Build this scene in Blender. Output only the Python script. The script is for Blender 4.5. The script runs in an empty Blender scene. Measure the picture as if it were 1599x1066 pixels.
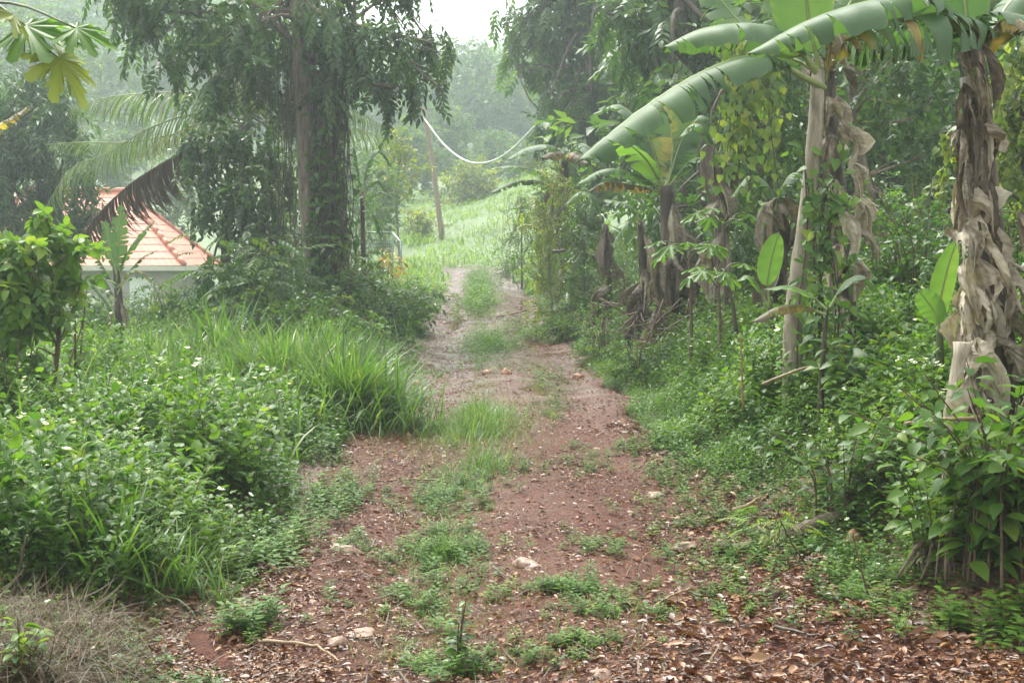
import bpy, math, random
import numpy as np
from mathutils import Vector

rng = np.random.default_rng(11)
random.seed(11)
SC = bpy.context.scene
COL = SC.collection
PI = math.pi
# camera model: 50 mm lens at 1.6 m, level, shifted frame
F, CX, HY, CZ = 2220.8, 799.5, 395.0, 1.6


def at(px, py, Y):
    return np.array([(px - CX) / F * Y, Y, CZ - (py - HY) / F * Y])


def gx(px, Y):
    return (px - CX) / F * Y


# ------------------------------------------------------------------ terrain
YK = [-20, 0, 10, 16, 22, 32, 42, 50, 60, 70, 90, 120, 160, 220, 320, 460]
ZK = [0, 0, 0, .08, .22, .56, 1.02, 1.65, 2.6, 3.55, 5.2, 9, 15, 24, 34, 42]
EY = [-20, 5.3, 6.4, 7.8, 10, 12, 16.5, 21.3, 30, 40, 46, 52, 60]
EL = [-1.0, -1.05, -1.17, -1.25, -1.2, -1.35, -1.25, -1.4, -1.55, -1.8, -2.4, -4.0, -7.5]
ER = [2.3, 2.05, 1.62, 1.5, 1.33, 1.22, 1.12, .92, .6, .05, -.4, -1.6, -4.5]


def sm(t):
    t = np.clip(t, 0, 1)
    return t * t * (3 - 2 * t)


def edges(y):
    y = np.asarray(y, float)
    wl = .13 * np.sin(y * 2.3 + .6) * np.sin(y * .9) + .05 * np.sin(y * 6.1)
    wr = .13 * np.sin(y * 1.9 + 2.1) * np.sin(y * .7 + 1) + .05 * np.sin(y * 5.3 + 1)
    return np.interp(y, EY, EL) + wl, np.interp(y, EY, ER) + wr


def vnoise(x, y, s, seed=0):
    """cheap smooth value noise in -1..1"""
    x = np.asarray(x, float) * s + seed * 17.3
    y = np.asarray(y, float) * s - seed * 9.1
    return (np.sin(x * 1.7 + 1.3 * np.sin(y * 1.1 + seed)) + np.sin(y * 2.1 + 1.7 * np.sin(x * .9 - seed)) + np.sin((x + y) * 1.3 + seed * 2)) / 3


def gz(x, y):
    x = np.asarray(x, float)
    y = np.asarray(y, float)
    z = np.interp(y, YK, ZK)
    xl, xr = edges(y)
    dr = np.clip(x - xr, 0, None)
    fade = 1 - .6 * sm((y - 40) / 25)
    z = z + (.72 * sm(dr / 1.7) + .17 * np.clip(dr - 1.2, 0, 10)) * fade
    dl = np.clip(xl - x, 0, None)
    z = z + .12 * sm(dl / .8) * (1 - sm((y - 40) / 10))
    fall = np.interp(y, [8, 20, 40, 52, 62, 80], [0, .08, .22, .30, .12, .0])
    z = z - fall * np.clip(-2.6 - x, 0, 12)
    z = z + 1.3 * sm((x + 3) / 6) * sm((y - 46) / 14) * (1 - sm((y - 80) / 25))
    z = z + .25 * np.clip(-x - 12, 0, 110) * sm((y - 70) / 60)
    z = z + .16 * np.clip(x - 12, 0, 60) * sm((y - 30) / 60)
    z = z - .13 * sm(np.minimum(x - xl, xr - x) / .2) * (y < 44)
    out = np.clip(dl + dr, 0, 1)
    z = z + out * (.05 * vnoise(x, y, .9, 1) + .02 * vnoise(x, y, 3.1, 2))
    return z


def track_z(x, y):
    """surface of the worn track: two ruts and a crown"""
    xl, xr = edges(y)
    c = (xl + xr) / 2 + .05
    u = x - c
    rut = -.055 * np.exp(-((np.abs(u) - .70) / .28) ** 2) + .025 * np.exp(-(u / .35) ** 2)
    return np.interp(y, YK, ZK) + .045 + rut + .007 * vnoise(x, y, 2.3, 4) + .008 * vnoise(x, y, 6.1, 5)


def surf(x, y):
    xl, xr = edges(y)
    inside = (x > xl) & (x < xr)
    return np.where(inside, track_z(x, y), gz(x, y))


def ground_px(px, py):
    """where the line of sight through a photo pixel meets the ground"""
    ys = np.arange(4, 110, .05)
    xs = (px - CX) / F * ys
    zs = CZ - (py - HY) / F * ys
    h = zs - surf(xs, ys)
    i = int(np.argmax(h < 0))
    if h[i] >= 0:
        i = len(ys) - 1
    return xs[i], ys[i], float(surf(xs[i], ys[i]))


# ------------------------------------------------------------------ materials
def mat_new(name):
    m = bpy.data.materials.new(name)
    m.use_nodes = True
    nt = m.node_tree
    nt.nodes.clear()
    out = nt.nodes.new('ShaderNodeOutputMaterial')
    return m, nt, out


def ramp(nt, cols, inp=None):
    r = nt.nodes.new('ShaderNodeValToRGB')
    e = r.color_ramp.elements
    while len(e) < len(cols):
        e.new(.5)
    for k, (p, c) in enumerate(cols):
        e[k].position = p
        e[k].color = (c[0], c[1], c[2], 1)
    if inp is not None:
        nt.links.new(inp, r.inputs[0])
    return r


def noise(nt, scale, detail=4, vec=None, rough=.55):
    n = nt.nodes.new('ShaderNodeTexNoise')
    n.inputs['Scale'].default_value = scale
    n.inputs['Detail'].default_value = detail
    n.inputs['Roughness'].default_value = rough
    if vec is None:
        g = nt.nodes.new('ShaderNodeNewGeometry')
        vec = g.outputs['Position']
    nt.links.new(vec, n.inputs['Vector'])
    return n


def math_(nt, op, a, b=None, c=None):
    n = nt.nodes.new('ShaderNodeMath')
    n.operation = op
    for k, v in enumerate((a, b, c)):
        if v is None:
            continue
        if isinstance(v, (int, float)):
            n.inputs[k].default_value = v
        else:
            nt.links.new(v, n.inputs[k])
    return n.outputs[0]


def mixcol(nt, f, a, b, mode='MIX'):
    n = nt.nodes.new('ShaderNodeMix')
    n.data_type = 'RGBA'
    n.blend_type = mode
    for sock, v in ((n.inputs[0], f), (n.inputs[6], a), (n.inputs[7], b)):
        if isinstance(v, (int, float)):
            sock.default_value = v
        elif isinstance(v, tuple):
            sock.default_value = (v[0], v[1], v[2], 1)
        else:
            nt.links.new(v, sock)
    return n.outputs[2]


def attr(nt, name):
    a = nt.nodes.new('ShaderNodeAttribute')
    a.attribute_name = name
    return a.outputs['Fac']


def leaf_mat(name, cols, rough=.34, trans=.38, nscale=14, veins=False, spec=.45, nz=.25):
    m, nt, out = mat_new(name)
    a = attr(nt, 'rnd')
    n = noise(nt, nscale, 2)
    v = math_(nt, 'ADD', a, math_(nt, 'MULTIPLY', math_(nt, 'SUBTRACT', n.outputs['Fac'], .5), nz))
    r = ramp(nt, cols, v)
    col = r.outputs[0]
    p = nt.nodes.new('ShaderNodeBsdfPrincipled')
    p.inputs['Roughness'].default_value = rough
    p.inputs['Specular IOR Level'].default_value = spec
    if veins:
        u = attr(nt, 'uu')
        s = math_(nt, 'SINE', math_(nt, 'MULTIPLY', u, 700.0))
        col = mixcol(nt, math_(nt, 'MULTIPLY_ADD', s, .08, .08), col, (.25, .36, .12))
        b = nt.nodes.new('ShaderNodeBump')
        b.inputs['Strength'].default_value = .25
        b.inputs['Distance'].default_value = .004
        nt.links.new(s, b.inputs['Height'])
        nt.links.new(b.outputs[0], p.inputs['Normal'])
    nt.links.new(col, p.inputs['Base Color'])
    t = nt.nodes.new('ShaderNodeBsdfTranslucent')
    tc = mixcol(nt, 1.0, col, (1.55, 1.6, .75), 'MULTIPLY')
    nt.links.new(tc, t.inputs['Color'])
    mx = nt.nodes.new('ShaderNodeMixShader')
    mx.inputs[0].default_value = trans
    nt.links.new(p.outputs[0], mx.inputs[1])
    nt.links.new(t.outputs[0], mx.inputs[2])
    nt.links.new(mx.outputs[0], out.inputs['Surface'])
    return m


def solid_mat(name, cols, scale=8, rough=.7, bump=.3, stretch=(1, 1, 1), detail=6, metallic=0, dist=.01, use_rnd=False, spec=.4):
    m, nt, out = mat_new(name)
    g = nt.nodes.new('ShaderNodeNewGeometry')
    mp = nt.nodes.new('ShaderNodeMapping')
    mp.inputs['Scale'].default_value = stretch
    nt.links.new(g.outputs['Position'], mp.inputs['Vector'])
    n = noise(nt, scale, detail, mp.outputs[0], .65)
    v = n.outputs['Fac']
    if use_rnd:
        v = math_(nt, 'ADD', math_(nt, 'MULTIPLY', math_(nt, 'SUBTRACT', v, .5), .5), attr(nt, 'rnd'))
    r = ramp(nt, cols, v)
    p = nt.nodes.new('ShaderNodeBsdfPrincipled')
    p.inputs['Roughness'].default_value = rough
    p.inputs['Metallic'].default_value = metallic
    p.inputs['Specular IOR Level'].default_value = spec
    nt.links.new(r.outputs[0], p.inputs['Base Color'])
    b = nt.nodes.new('ShaderNodeBump')
    b.inputs['Strength'].default_value = bump
    b.inputs['Distance'].default_value = dist
    nt.links.new(n.outputs['Fac'], b.inputs['Height'])
    nt.links.new(b.outputs[0], p.inputs['Normal'])
    nt.links.new(p.outputs[0], out.inputs['Surface'])
    return m


M = {}
M['dark_leaf'] = leaf_mat('dark_leaf', [(0, (.014, .040, .014)), (.45, (.030, .075, .022)), (.8, (.055, .115, .030)), (1, (.12, .17, .04))], .32, .32)
M['tree_leaf'] = leaf_mat('tree_leaf', [(0, (.024, .058, .020)), (.45, (.050, .106, .030)), (.8, (.09, .16, .040)), (1, (.17, .22, .06))], .34, .42)
M['mid_leaf'] = leaf_mat('mid_leaf', [(0, (.026, .070, .014)), (.45, (.055, .125, .022)), (.8, (.10, .185, .030)), (1, (.19, .24, .04))], .34, .45)
M['weed_leaf'] = leaf_mat('weed_leaf', [(0, (.032, .085, .014)), (.4, (.070, .155, .022)), (.75, (.130, .225, .030)), (1, (.23, .28, .05))], .42, .45, spec=.33)
M['bank_leaf'] = leaf_mat('bank_leaf', [(0, (.026, .070, .016)), (.4, (.055, .125, .024)), (.75, (.100, .180, .032)), (1, (.18, .22, .05))], .42, .42, spec=.33)
M['bright_leaf'] = leaf_mat('bright_leaf', [(0, (.05, .13, .02)), (.5, (.10, .21, .03)), (.8, (.17, .27, .04)), (1, (.28, .30, .05))], .36, .5)
M['yellow_leaf'] = leaf_mat('yellow_leaf', [(0, (.06, .12, .02)), (.4, (.13, .19, .03)), (.75, (.25, .27, .04)), (1, (.42, .33, .05))], .4, .5)
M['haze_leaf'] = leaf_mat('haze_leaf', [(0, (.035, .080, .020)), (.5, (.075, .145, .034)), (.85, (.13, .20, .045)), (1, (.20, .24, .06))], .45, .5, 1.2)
M['croton'] = leaf_mat('croton', [(0, (.22, .17, .02)), (.6, (.42, .27, .03)), (1, (.45, .18, .03))], .4, .4)
M['grass'] = leaf_mat('grass', [(0, (.040, .095, .018)), (.45, (.082, .165, .032)), (.8, (.135, .22, .05)), (1, (.27, .26, .10))], .4, .45)
M['slope_grass'] = leaf_mat('slope_grass', [(0, (.07, .15, .012)), (.5, (.14, .25, .020)), (.8, (.21, .30, .035)), (1, (.30, .29, .08))], .45, .45, .6, nz=.6)
M['banana'] = leaf_mat('banana_leaf', [(0, (.022, .062, .026)), (.45, (.042, .102, .036)), (.72, (.08, .155, .038)), (.84, (.34, .26, .05)), (.93, (.16, .085, .035)), (1, (.10, .06, .03))], .42, .38, 9, True, nz=.12)
M['banana_young'] = leaf_mat('young_banana_leaf', [(0, (.065, .16, .02)), (.6, (.105, .21, .033)), (.85, (.24, .26, .05)), (1, (.2, .12, .04))], .36, .5, 9, True, nz=.15)
M['palm'] = leaf_mat('palm_leaf', [(0, (.05, .10, .022)), (.5, (.10, .16, .035)), (.85, (.20, .22, .05)), (1, (.38, .30, .07))], .3, .35)
M['litter'] = leaf_mat('litter_leaf', [(0, (.042, .014, .007)), (.3, (.11, .039, .018)), (.6, (.185, .074, .035)), (.85, (.255, .122, .062)), (1, (.33, .20, .095))], .34, .1, 40, nz=.5)
M['dry_grass'] = leaf_mat('dry_straw', [(0, (.035, .022, .013)), (.5, (.095, .062, .036)), (1, (.21, .15, .085))], .6, .15)
M['petal'] = leaf_mat('white_petal', [(0, (.78, .78, .70)), (1, (.82, .82, .76))], .5, .3)
M['seed'] = solid_mat('seed_head', [(0, (.02, .015, .01)), (1, (.05, .035, .02))])
M['stem'] = solid_mat('green_stem', [(.3, (.05, .075, .02)), (.7, (.10, .11, .04))], 20, .5)
M['twig'] = solid_mat('brown_twig', [(.3, (.06, .038, .025)), (.7, (.15, .10, .065))], 30, .6)
M['bark'] = solid_mat('tree_bark', [(.3, (.065, .052, .038)), (.5, (.15, .12, .09)), (.72, (.27, .23, .18))], 5, .75, 1.0, (2.2, 2.2, .5), dist=.03)
M['dark_bark'] = solid_mat('dark_bark', [(.3, (.035, .027, .02)), (.7, (.10, .078, .06))], 6, .75, .7, (2, 2, .5), dist=.02)
M['vine_wood'] = solid_mat('vine_wood', [(.3, (.028, .022, .016)), (.7, (.085, .062, .045))], 10, .7, .5)
M['pale_trunk'] = solid_mat('pale_banana_trunk', [(.28, (.12, .095, .065)), (.5, (.27, .23, .17)), (.72, (.44, .40, .33))], 7, .6, .6, (3, 3, .6), dist=.012)
M['banana_trunk'] = solid_mat('banana_trunk', [(.3, (.018, .012, .008)), (.48, (.055, .038, .026)), (.6, (.11, .085, .055)), (.75, (.13, .14, .06))], 6, .5, .8, (3, 3, .5), dist=.012)
M['dry_sheath'] = leaf_mat('dry_banana_leaf', [(0, (.040, .028, .022)), (.35, (.12, .095, .070)), (.65, (.32, .275, .21)), (1, (.52, .47, .385))], .65, .12, 30, nz=.5, spec=.25)
M['stone'] = solid_mat('wet_stone', [(.3, (.12, .055, .036)), (.5, (.25, .15, .11)), (.7, (.40, .29, .23))], 22, .45, .8, dist=.008)
M['red_stone'] = solid_mat('red_stone', [(.3, (.13, .05, .03)), (.5, (.27, .12, .07)), (.7, (.38, .21, .13))], 18, .4, .6, dist=.008)
M['dead_wood'] = solid_mat('dead_wood', [(.3, (.045, .03, .022)), (.55, (.14, .10, .07)), (.75, (.26, .20, .14))], 14, .6, .8, (1, 4, 4), dist=.012)
M['stick'] = solid_mat('bare_stick', [(.3, (.16, .10, .055)), (.7, (.34, .24, .14))], 25, .5, .4)
M['dark_stick'] = solid_mat('dark_stick', [(.3, (.03, .022, .016)), (.7, (.085, .062, .045))], 25, .5, .4)
M['pole'] = solid_mat('pole_wood', [(.3, (.20, .15, .11)), (.7, (.36, .28, .21))], 4, .8, .3, (4, 4, .4))
M['cable'] = solid_mat('white_cable', [(.3, (.50, .51, .50)), (.7, (.72, .73, .72))], 6, .5, .2)
M['steel'] = solid_mat('galvanised_tube', [(.3, (.18, .24, .21)), (.7, (.30, .36, .32))], 10, .4, .1, metallic=.3)
M['wall'] = solid_mat('grey_render', [(.3, (.28, .26, .23)), (.7, (.40, .37, .33))], 2, .8, .1)
M['white_paint'] = solid_mat('white_paint', [(.3, (.72, .74, .76)), (.7, (.82, .84, .85))], 3, .5, .05)
M['fascia'] = solid_mat('fascia_board', [(.3, (.50, .47, .42)), (.7, (.62, .58, .52))], 5, .6, .1)
M['tile'] = solid_mat('roof_tile', [(.3, (.42, .115, .065)), (.5, (.56, .175, .10)), (.7, (.62, .24, .145))], 2.2, .42, .08, spec=.35)
M['glass'] = solid_mat('dark_window', [(.3, (.04, .05, .055)), (.7, (.07, .08, .085))], 3, .1, .0)
M['pod'] = solid_mat('dark_pod', [(.3, (.012, .009, .008)), (.7, (.03, .02, .016))], 30, .6)


def ground_mat():
    m, nt, out = mat_new('ground_soil')
    n1 = noise(nt, .9, 5)
    n2 = noise(nt, 9, 6)
    soil = ramp(nt, [(.3, (.055, .030, .020)), (.55, (.11, .060, .040)), (.75, (.17, .105, .07))], n2.outputs['Fac']).outputs[0]
    green = ramp(nt, [(.3, (.045, .085, .018)), (.7, (.10, .16, .035))], n2.outputs['Fac']).outputs[0]
    g = nt.nodes.new('ShaderNodeNewGeometry')
    sx = nt.nodes.new('ShaderNodeSeparateXYZ')
    nt.links.new(g.outputs['Position'], sx.inputs[0])
    far = nt.nodes.new('ShaderNodeMapRange')
    far.inputs['From Min'].default_value = 16
    far.inputs['From Max'].default_value = 42
    nt.links.new(sx.outputs['Y'], far.inputs['Value'])
    f = math_(nt, 'MULTIPLY', ramp(nt, [(.35, (0, 0, 0)), (.6, (1, 1, 1))], math_(nt, 'ADD', math_(nt, 'MULTIPLY', far.outputs[0], .6), math_(nt, 'MULTIPLY', n1.outputs['Fac'], .7))).outputs[0], 1.0)
    p = nt.nodes.new('ShaderNodeBsdfPrincipled')
    nt.links.new(mixcol(nt, f, soil, green), p.inputs['Base Color'])
    p.inputs['Roughness'].default_value = .7
    b = nt.nodes.new('ShaderNodeBump')
    b.inputs['Strength'].default_value = .6
    b.inputs['Distance'].default_value = .03
    nt.links.new(n2.outputs['Fac'], b.inputs['Height'])
    nt.links.new(b.outputs[0], p.inputs['Normal'])
    nt.links.new(p.outputs[0], out.inputs['Surface'])
    return m


def track_mat():
    m, nt, out = mat_new('red_dirt')
    n1 = noise(nt, 1.1, 5)
    n2 = noise(nt, 14, 8, rough=.65)
    n3 = noise(nt, 70, 5)
    a = ramp(nt, [(.30, (.026, .0066, .0036)), (.5, (.074, .0190, .0098)), (.7, (.135, .043, .023))], n2.outputs['Fac']).outputs[0]
    b_ = ramp(nt, [(.34, (.032, .0095, .0054)), (.5, (.086, .0280, .0155)), (.66, (.18, .077, .045))], n3.outputs['Fac']).outputs[0]
    f = ramp(nt, [(.42, (0, 0, 0)), (.62, (1, 1, 1))], n1.outputs['Fac']).outputs[0]
    col = mixcol(nt, f, a, b_)
    g = nt.nodes.new('ShaderNodeNewGeometry')
    sx = nt.nodes.new('ShaderNodeSeparateXYZ')
    nt.links.new(g.outputs['Position'], sx.inputs[0])
    mr = nt.nodes.new('ShaderNodeMapRange')
    mr.inputs['From Min'].default_value = 12
    mr.inputs['From Max'].default_value = 18
    nt.links.new(sx.outputs['Y'], mr.inputs['Value'])
    wn = noise(nt, 1.5, 3)
    # rain water standing in the ruts further along the lane
    wet = math_(nt, 'MULTIPLY', mr.outputs[0], ramp(nt, [(.44, (.3, .3, .3)), (.57, (1, 1, 1))], wn.outputs['Fac']).outputs[0])
    rough = math_(nt, 'SUBTRACT', .58, math_(nt, 'MULTIPLY', wet, .42))
    p = nt.nodes.new('ShaderNodeBsdfPrincipled')
    nt.links.new(col, p.inputs['Base Color'])
    nt.links.new(rough, p.inputs['Roughness'])
    nt.links.new(math_(nt, 'MULTIPLY_ADD', wet, .38, .18), p.inputs['Specular IOR Level'])
    bp = nt.nodes.new('ShaderNodeBump')
    nt.links.new(math_(nt, 'SUBTRACT', .8, math_(nt, 'MULTIPLY', wet, .5)), bp.inputs['Strength'])
    bp.inputs['Distance'].default_value = .035
    h = math_(nt, 'ADD', n2.outputs['Fac'], math_(nt, 'MULTIPLY', n3.outputs['Fac'], .4))
    nt.links.new(h, bp.inputs['Height'])
    nt.links.new(bp.outputs[0], p.inputs['Normal'])
    nt.links.new(p.outputs[0], out.inputs['Surface'])
    return m


M['ground'] = ground_mat()
M['track'] = track_mat()


# ------------------------------------------------------------------ mesh collector
class MB:
    def __init__(self):
        self.V, self.F, self.Mi, self.R, self.U = [], [], [], [], []
        self.n = 0

    def add(self, V, Fc, mi=0, rnd=.5, uu=0.):
        V = np.asarray(V, float)
        Fc = np.asarray(Fc, np.int64)
        if len(Fc) == 0:
            return
        self.V.append(V)
        self.F.append(Fc + self.n)
        self.Mi.append(np.broadcast_to(np.asarray(mi, np.int32), (len(Fc),)))
        self.R.append(np.broadcast_to(np.asarray(rnd, float), (len(V),)))
        self.U.append(np.broadcast_to(np.asarray(uu, float), (len(V),)))
        self.n += len(V)

    def scatter(self, tpl, P, Rm, S, rnd, mix=.55, mi=None):
        tv, tf, tm, tr = tpl
        k = len(P)
        if k == 0:
            return
        S = np.asarray(S, float)
        if S.ndim == 1:
            W = np.einsum('kij,nj->kni', Rm * S[:, None, None], tv)
        else:
            W = np.einsum('kij,knj->kni', Rm, tv[None] * S[:, None, :])
        W = W + P[:, None, :]
        n = len(tv)
        FF = tf[None] + (np.arange(k) * n)[:, None, None]
        rr = np.asarray(rnd)[:, None] * mix + tr[None] * (1 - mix)
        self.add(W.reshape(-1, 3), FF.reshape(-1, 3), np.tile(tm, k) if mi is None else mi, rr.reshape(-1))

    def tube(self, pts, rad, n=8, mi=0, rnd=.5, wob=0.0, cap=True):
        pts = np.asarray(pts, float)
        rad = np.broadcast_to(np.asarray(rad, float), (len(pts),))
        t = np.gradient(pts, axis=0)
        t /= np.linalg.norm(t, axis=1)[:, None] + 1e-9
        ref = np.array([.13, .97, .2]) if abs(t[len(t) // 2][2]) > .6 else np.array([.05, .1, 1.])
        s = np.cross(t, ref)
        s /= np.linalg.norm(s, axis=1)[:, None] + 1e-9
        q = np.cross(s, t)
        a = np.arange(n) / n * 2 * PI
        rr = rad[:, None] * (1 + wob * rng.uniform(-1, 1, (len(pts), n))) if wob else np.repeat(rad[:, None], n, 1)
        V = pts[:, None] + rr[..., None] * (np.cos(a)[None, :, None] * s[:, None] + np.sin(a)[None, :, None] * q[:, None])
        V = V.reshape(-1, 3)
        Fc = []
        for i in range(len(pts) - 1):
            for j in range(n):
                b, c = i * n + j, i * n + (j + 1) % n
                Fc += [(b, c, c + n), (b, c + n, b + n)]
        if cap:
            for e, o in ((0, 1), (len(pts) - 1, 0)):
                c = len(V)
                V = np.vstack([V, pts[e]])
                for j in range(n):
                    p, q_ = e * n + j, e * n + (j + 1) % n
                    Fc.append((c, q_, p) if o else (c, p, q_))
        self.add(V, Fc, mi, rnd)

    def box(self, lo, hi, mi=0, rnd=.5):
        lo, hi = np.array(lo, float), np.array(hi, float)
        V = np.array([[(lo, hi)[i & 1][0], (lo, hi)[i >> 1 & 1][1], (lo, hi)[i >> 2 & 1][2]] for i in range(8)])
        Q = [(0, 2, 3, 1), (4, 5, 7, 6), (0, 1, 5, 4), (2, 6, 7, 3), (0, 4, 6, 2), (1, 3, 7, 5)]
        self.add(V, [t for a, b, c, d in Q for t in ((a, b, c), (a, c, d))], mi, rnd)

    def build(self, name, mats, parent=None, origin=(0, 0, 0), smooth=True):
        origin = np.array(origin, float)
        me = bpy.data.meshes.new(name)
        V = np.concatenate(self.V) - origin
        Fc = np.concatenate(self.F)
        me.vertices.add(len(V))
        me.vertices.foreach_set('co', V.astype(np.float32).ravel())
        me.loops.add(len(Fc) * 3)
        me.loops.foreach_set('vertex_index', Fc.astype(np.int32).ravel())
        me.polygons.add(len(Fc))
        me.polygons.foreach_set('loop_start', (np.arange(len(Fc)) * 3).astype(np.int32))
        me.polygons.foreach_set('material_index', np.concatenate(self.Mi).astype(np.int32))
        me.polygons.foreach_set('use_smooth', np.full(len(Fc), smooth))
        for nm, arr in (('rnd', self.R), ('uu', self.U)):
            a = me.attributes.new(nm, 'FLOAT', 'POINT')
            a.data.foreach_set('value', np.concatenate(arr).astype(np.float32))
        for m in (mats if isinstance(mats, (list, tuple)) else [mats]):
            me.materials.append(m)
        me.update(calc_edges=True)
        o = bpy.data.objects.new(name, me)
        COL.objects.link(o)
        if parent is not None:
            o.parent = parent
        else:
            o.location = origin
        return o


def tag(o, label=None, cat=None, group=None, kind=None):
    for k, v in (('label', label), ('category', cat), ('group', group), ('kind', kind)):
        if v:
            o[k] = v
    return o


def thing(name, label, cat, loc, group=None):
    o = bpy.data.objects.new(name, None)
    o.empty_display_size = .2
    COL.objects.link(o)
    o.location = loc
    return tag(o, label, cat, group)


# ------------------------------------------------------------------ templates (verts, tris, material, tone)
def norm(a):
    return a / (np.linalg.norm(a, axis=-1, keepdims=True) + 1e-9)


def frames(D, N):
    D = norm(D)
    X = norm(np.cross(D, N))
    Z = np.cross(X, D)
    return np.stack([X, D, Z], -1)


def t_leaf(W=.45, fold=.12, droop=.25, rows=3, peak=.8, mi=0, r=.5, twist=0.):
    V = [(0, 0, 0)]
    for k in range(1, rows + 1):
        t = k / (rows + 1)
        w = W / 2 * math.sin(PI * t ** peak) ** .85
        z = -droop * t * t
        a = twist * t
        for s in (-1, 0, 1):
            dx, dz = s * w, abs(s) * fold * w * 2
            V.append((dx * math.cos(a) - dz * math.sin(a), t, z + dx * math.sin(a) + dz * math.cos(a)))
    V.append((0, 1, -droop))
    Fc = [(0, 2, 1), (0, 3, 2)]
    for k in range(rows - 1):
        b = 1 + 3 * k
        for j in (0, 1):
            Fc += [(b + j, b + j + 1, b + j + 4), (b + j, b + j + 4, b + j + 3)]
    b = 1 + 3 * (rows - 1)
    e = len(V) - 1
    Fc += [(b, b + 1, e), (b + 1, b + 2, e)]
    return np.array(V, float), np.array(Fc), np.full(len(Fc), mi), np.full(len(V), r)


def t_rhomb(W=.4, fold=.1, droop=.15, mi=0, r=.5):
    V = np.array([(0, 0, 0), (-W / 2, .45, fold * W), (W / 2, .45, fold * W), (0, 1, -droop), (0, .45, -droop * .2)])
    Fc = np.array([(0, 4, 1), (0, 2, 4), (4, 3, 1), (2, 3, 4)])
    return V, Fc, np.full(4, mi), np.full(5, r)


def t_heart(mi=0, r=.5):
    V = np.array([(0, 0, 0), (-.22, -.14, .02), (-.43, .1, .05), (-.36, .4, .05), (0, .5, -.03), (.36, .4, .05), (.43, .1, .05), (.22, -.14, .02), (0, 1, -.16)])
    Fc = np.array([(0, 1, 2), (0, 2, 3), (0, 3, 4), (3, 8, 4), (4, 8, 5), (0, 4, 5), (0, 5, 6), (0, 6, 7)])
    return V, Fc, np.full(len(Fc), mi), np.full(len(V), r)


def t_blade(W=.02, bend=.4, rows=4, mi=0, r=.5, fold=.25):
    V, Fc = [], []
    y = z = 0.0
    for k in range(rows):
        t = k / rows
        w = W * (1 - t) ** .6 * (.6 + .8 * t if t < .5 else 1.0)
        V += [(-w, y, z + fold * w), (w, y, z + fold * w)]
        a = bend * (t + .15) * 1.6
        y += math.cos(a) / rows
        z -= math.sin(a) / rows
    V.append((0, y, z))
    for k in range(rows - 1):
        b = 2 * k
        Fc += [(b, b + 1, b + 3), (b, b + 3, b + 2)]
    b = 2 * (rows - 1)
    Fc.append((b, b + 1, b + 2))
    return np.array(V, float), np.array(Fc), np.full(len(Fc), mi), np.full(len(V), r)


def t_palmate(lobes=7, mi=0, r=.5, droop=.35):
    """deeply lobed papaya-like leaf, centre at the origin, lying in XY"""
    V, Fc = [(0, 0, .03)], []
    out = []
    for k in range(lobes):
        a = (k - (lobes - 1) / 2) * (2 * PI * .84 / lobes)
        L = 1 - .10 * abs(k - (lobes - 1) / 2)
        d = 2 * PI * .84 / lobes
        for da, rr in ((-.5 * d, .44), (-.34 * d, .60), (-.40 * d, .78), (-.20 * d, .74), (-.20 * d, .92), (0, 1.0), (.20 * d, .92), (.20 * d, .74), (.40 * d, .78), (.34 * d, .60)):
            out.append((a + da, rr * L))
    out.append((out[-1][0] + .2, .28))
    for a, rr in out:
        V.append((rr * math.sin(a), rr * math.cos(a), -droop * rr * rr + .03 * math.sin(a * 9)))
    for i in range(1, len(V) - 1):
        Fc.append((0, i + 1, i))
    return np.array(V, float), np.array(Fc), np.full(len(Fc), mi), np.full(len(V), r)


def compose(items):
    """items: (tpl, R3x3, pos, scale, tone or None)"""
    V, Fc, Mi, Rr, n = [], [], [], [], 0
    for tpl, Rm, P, S, tone in items:
        v, f, m, r = tpl
        V.append((v * S) @ np.asarray(Rm).T + np.asarray(P))
        Fc.append(f + n)
        Mi.append(m)
        Rr.append(np.full(len(v), tone) if tone is not None else r)
        n += len(v)
    return np.concatenate(V), np.concatenate(Fc), np.concatenate(Mi), np.concatenate(Rr)


def fr1(d, n):
    return frames(np.array([d], float), np.array([n], float))[0]


def t_strip(pts, w, mi):
    """thin two-sided crossing strips along a path, for stems"""
    pts = np.asarray(pts, float)
    V, Fc = [], []
    for ax in ((1, 0, 0), (0, .7, .7)):
        b0 = len(V)
        for i, p in enumerate(pts):
            ww = w * (1 - .7 * i / (len(pts) - 1))
            V += [p - np.array(ax) * ww, p + np.array(ax) * ww]
        for i in range(len(pts) - 1):
            b = b0 + 2 * i
            Fc += [(b, b + 1, b + 3), (b, b + 3, b + 2)]
    return np.array(V), np.array(Fc), np.full(len(Fc), mi), np.full(len(V), .4)


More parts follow.
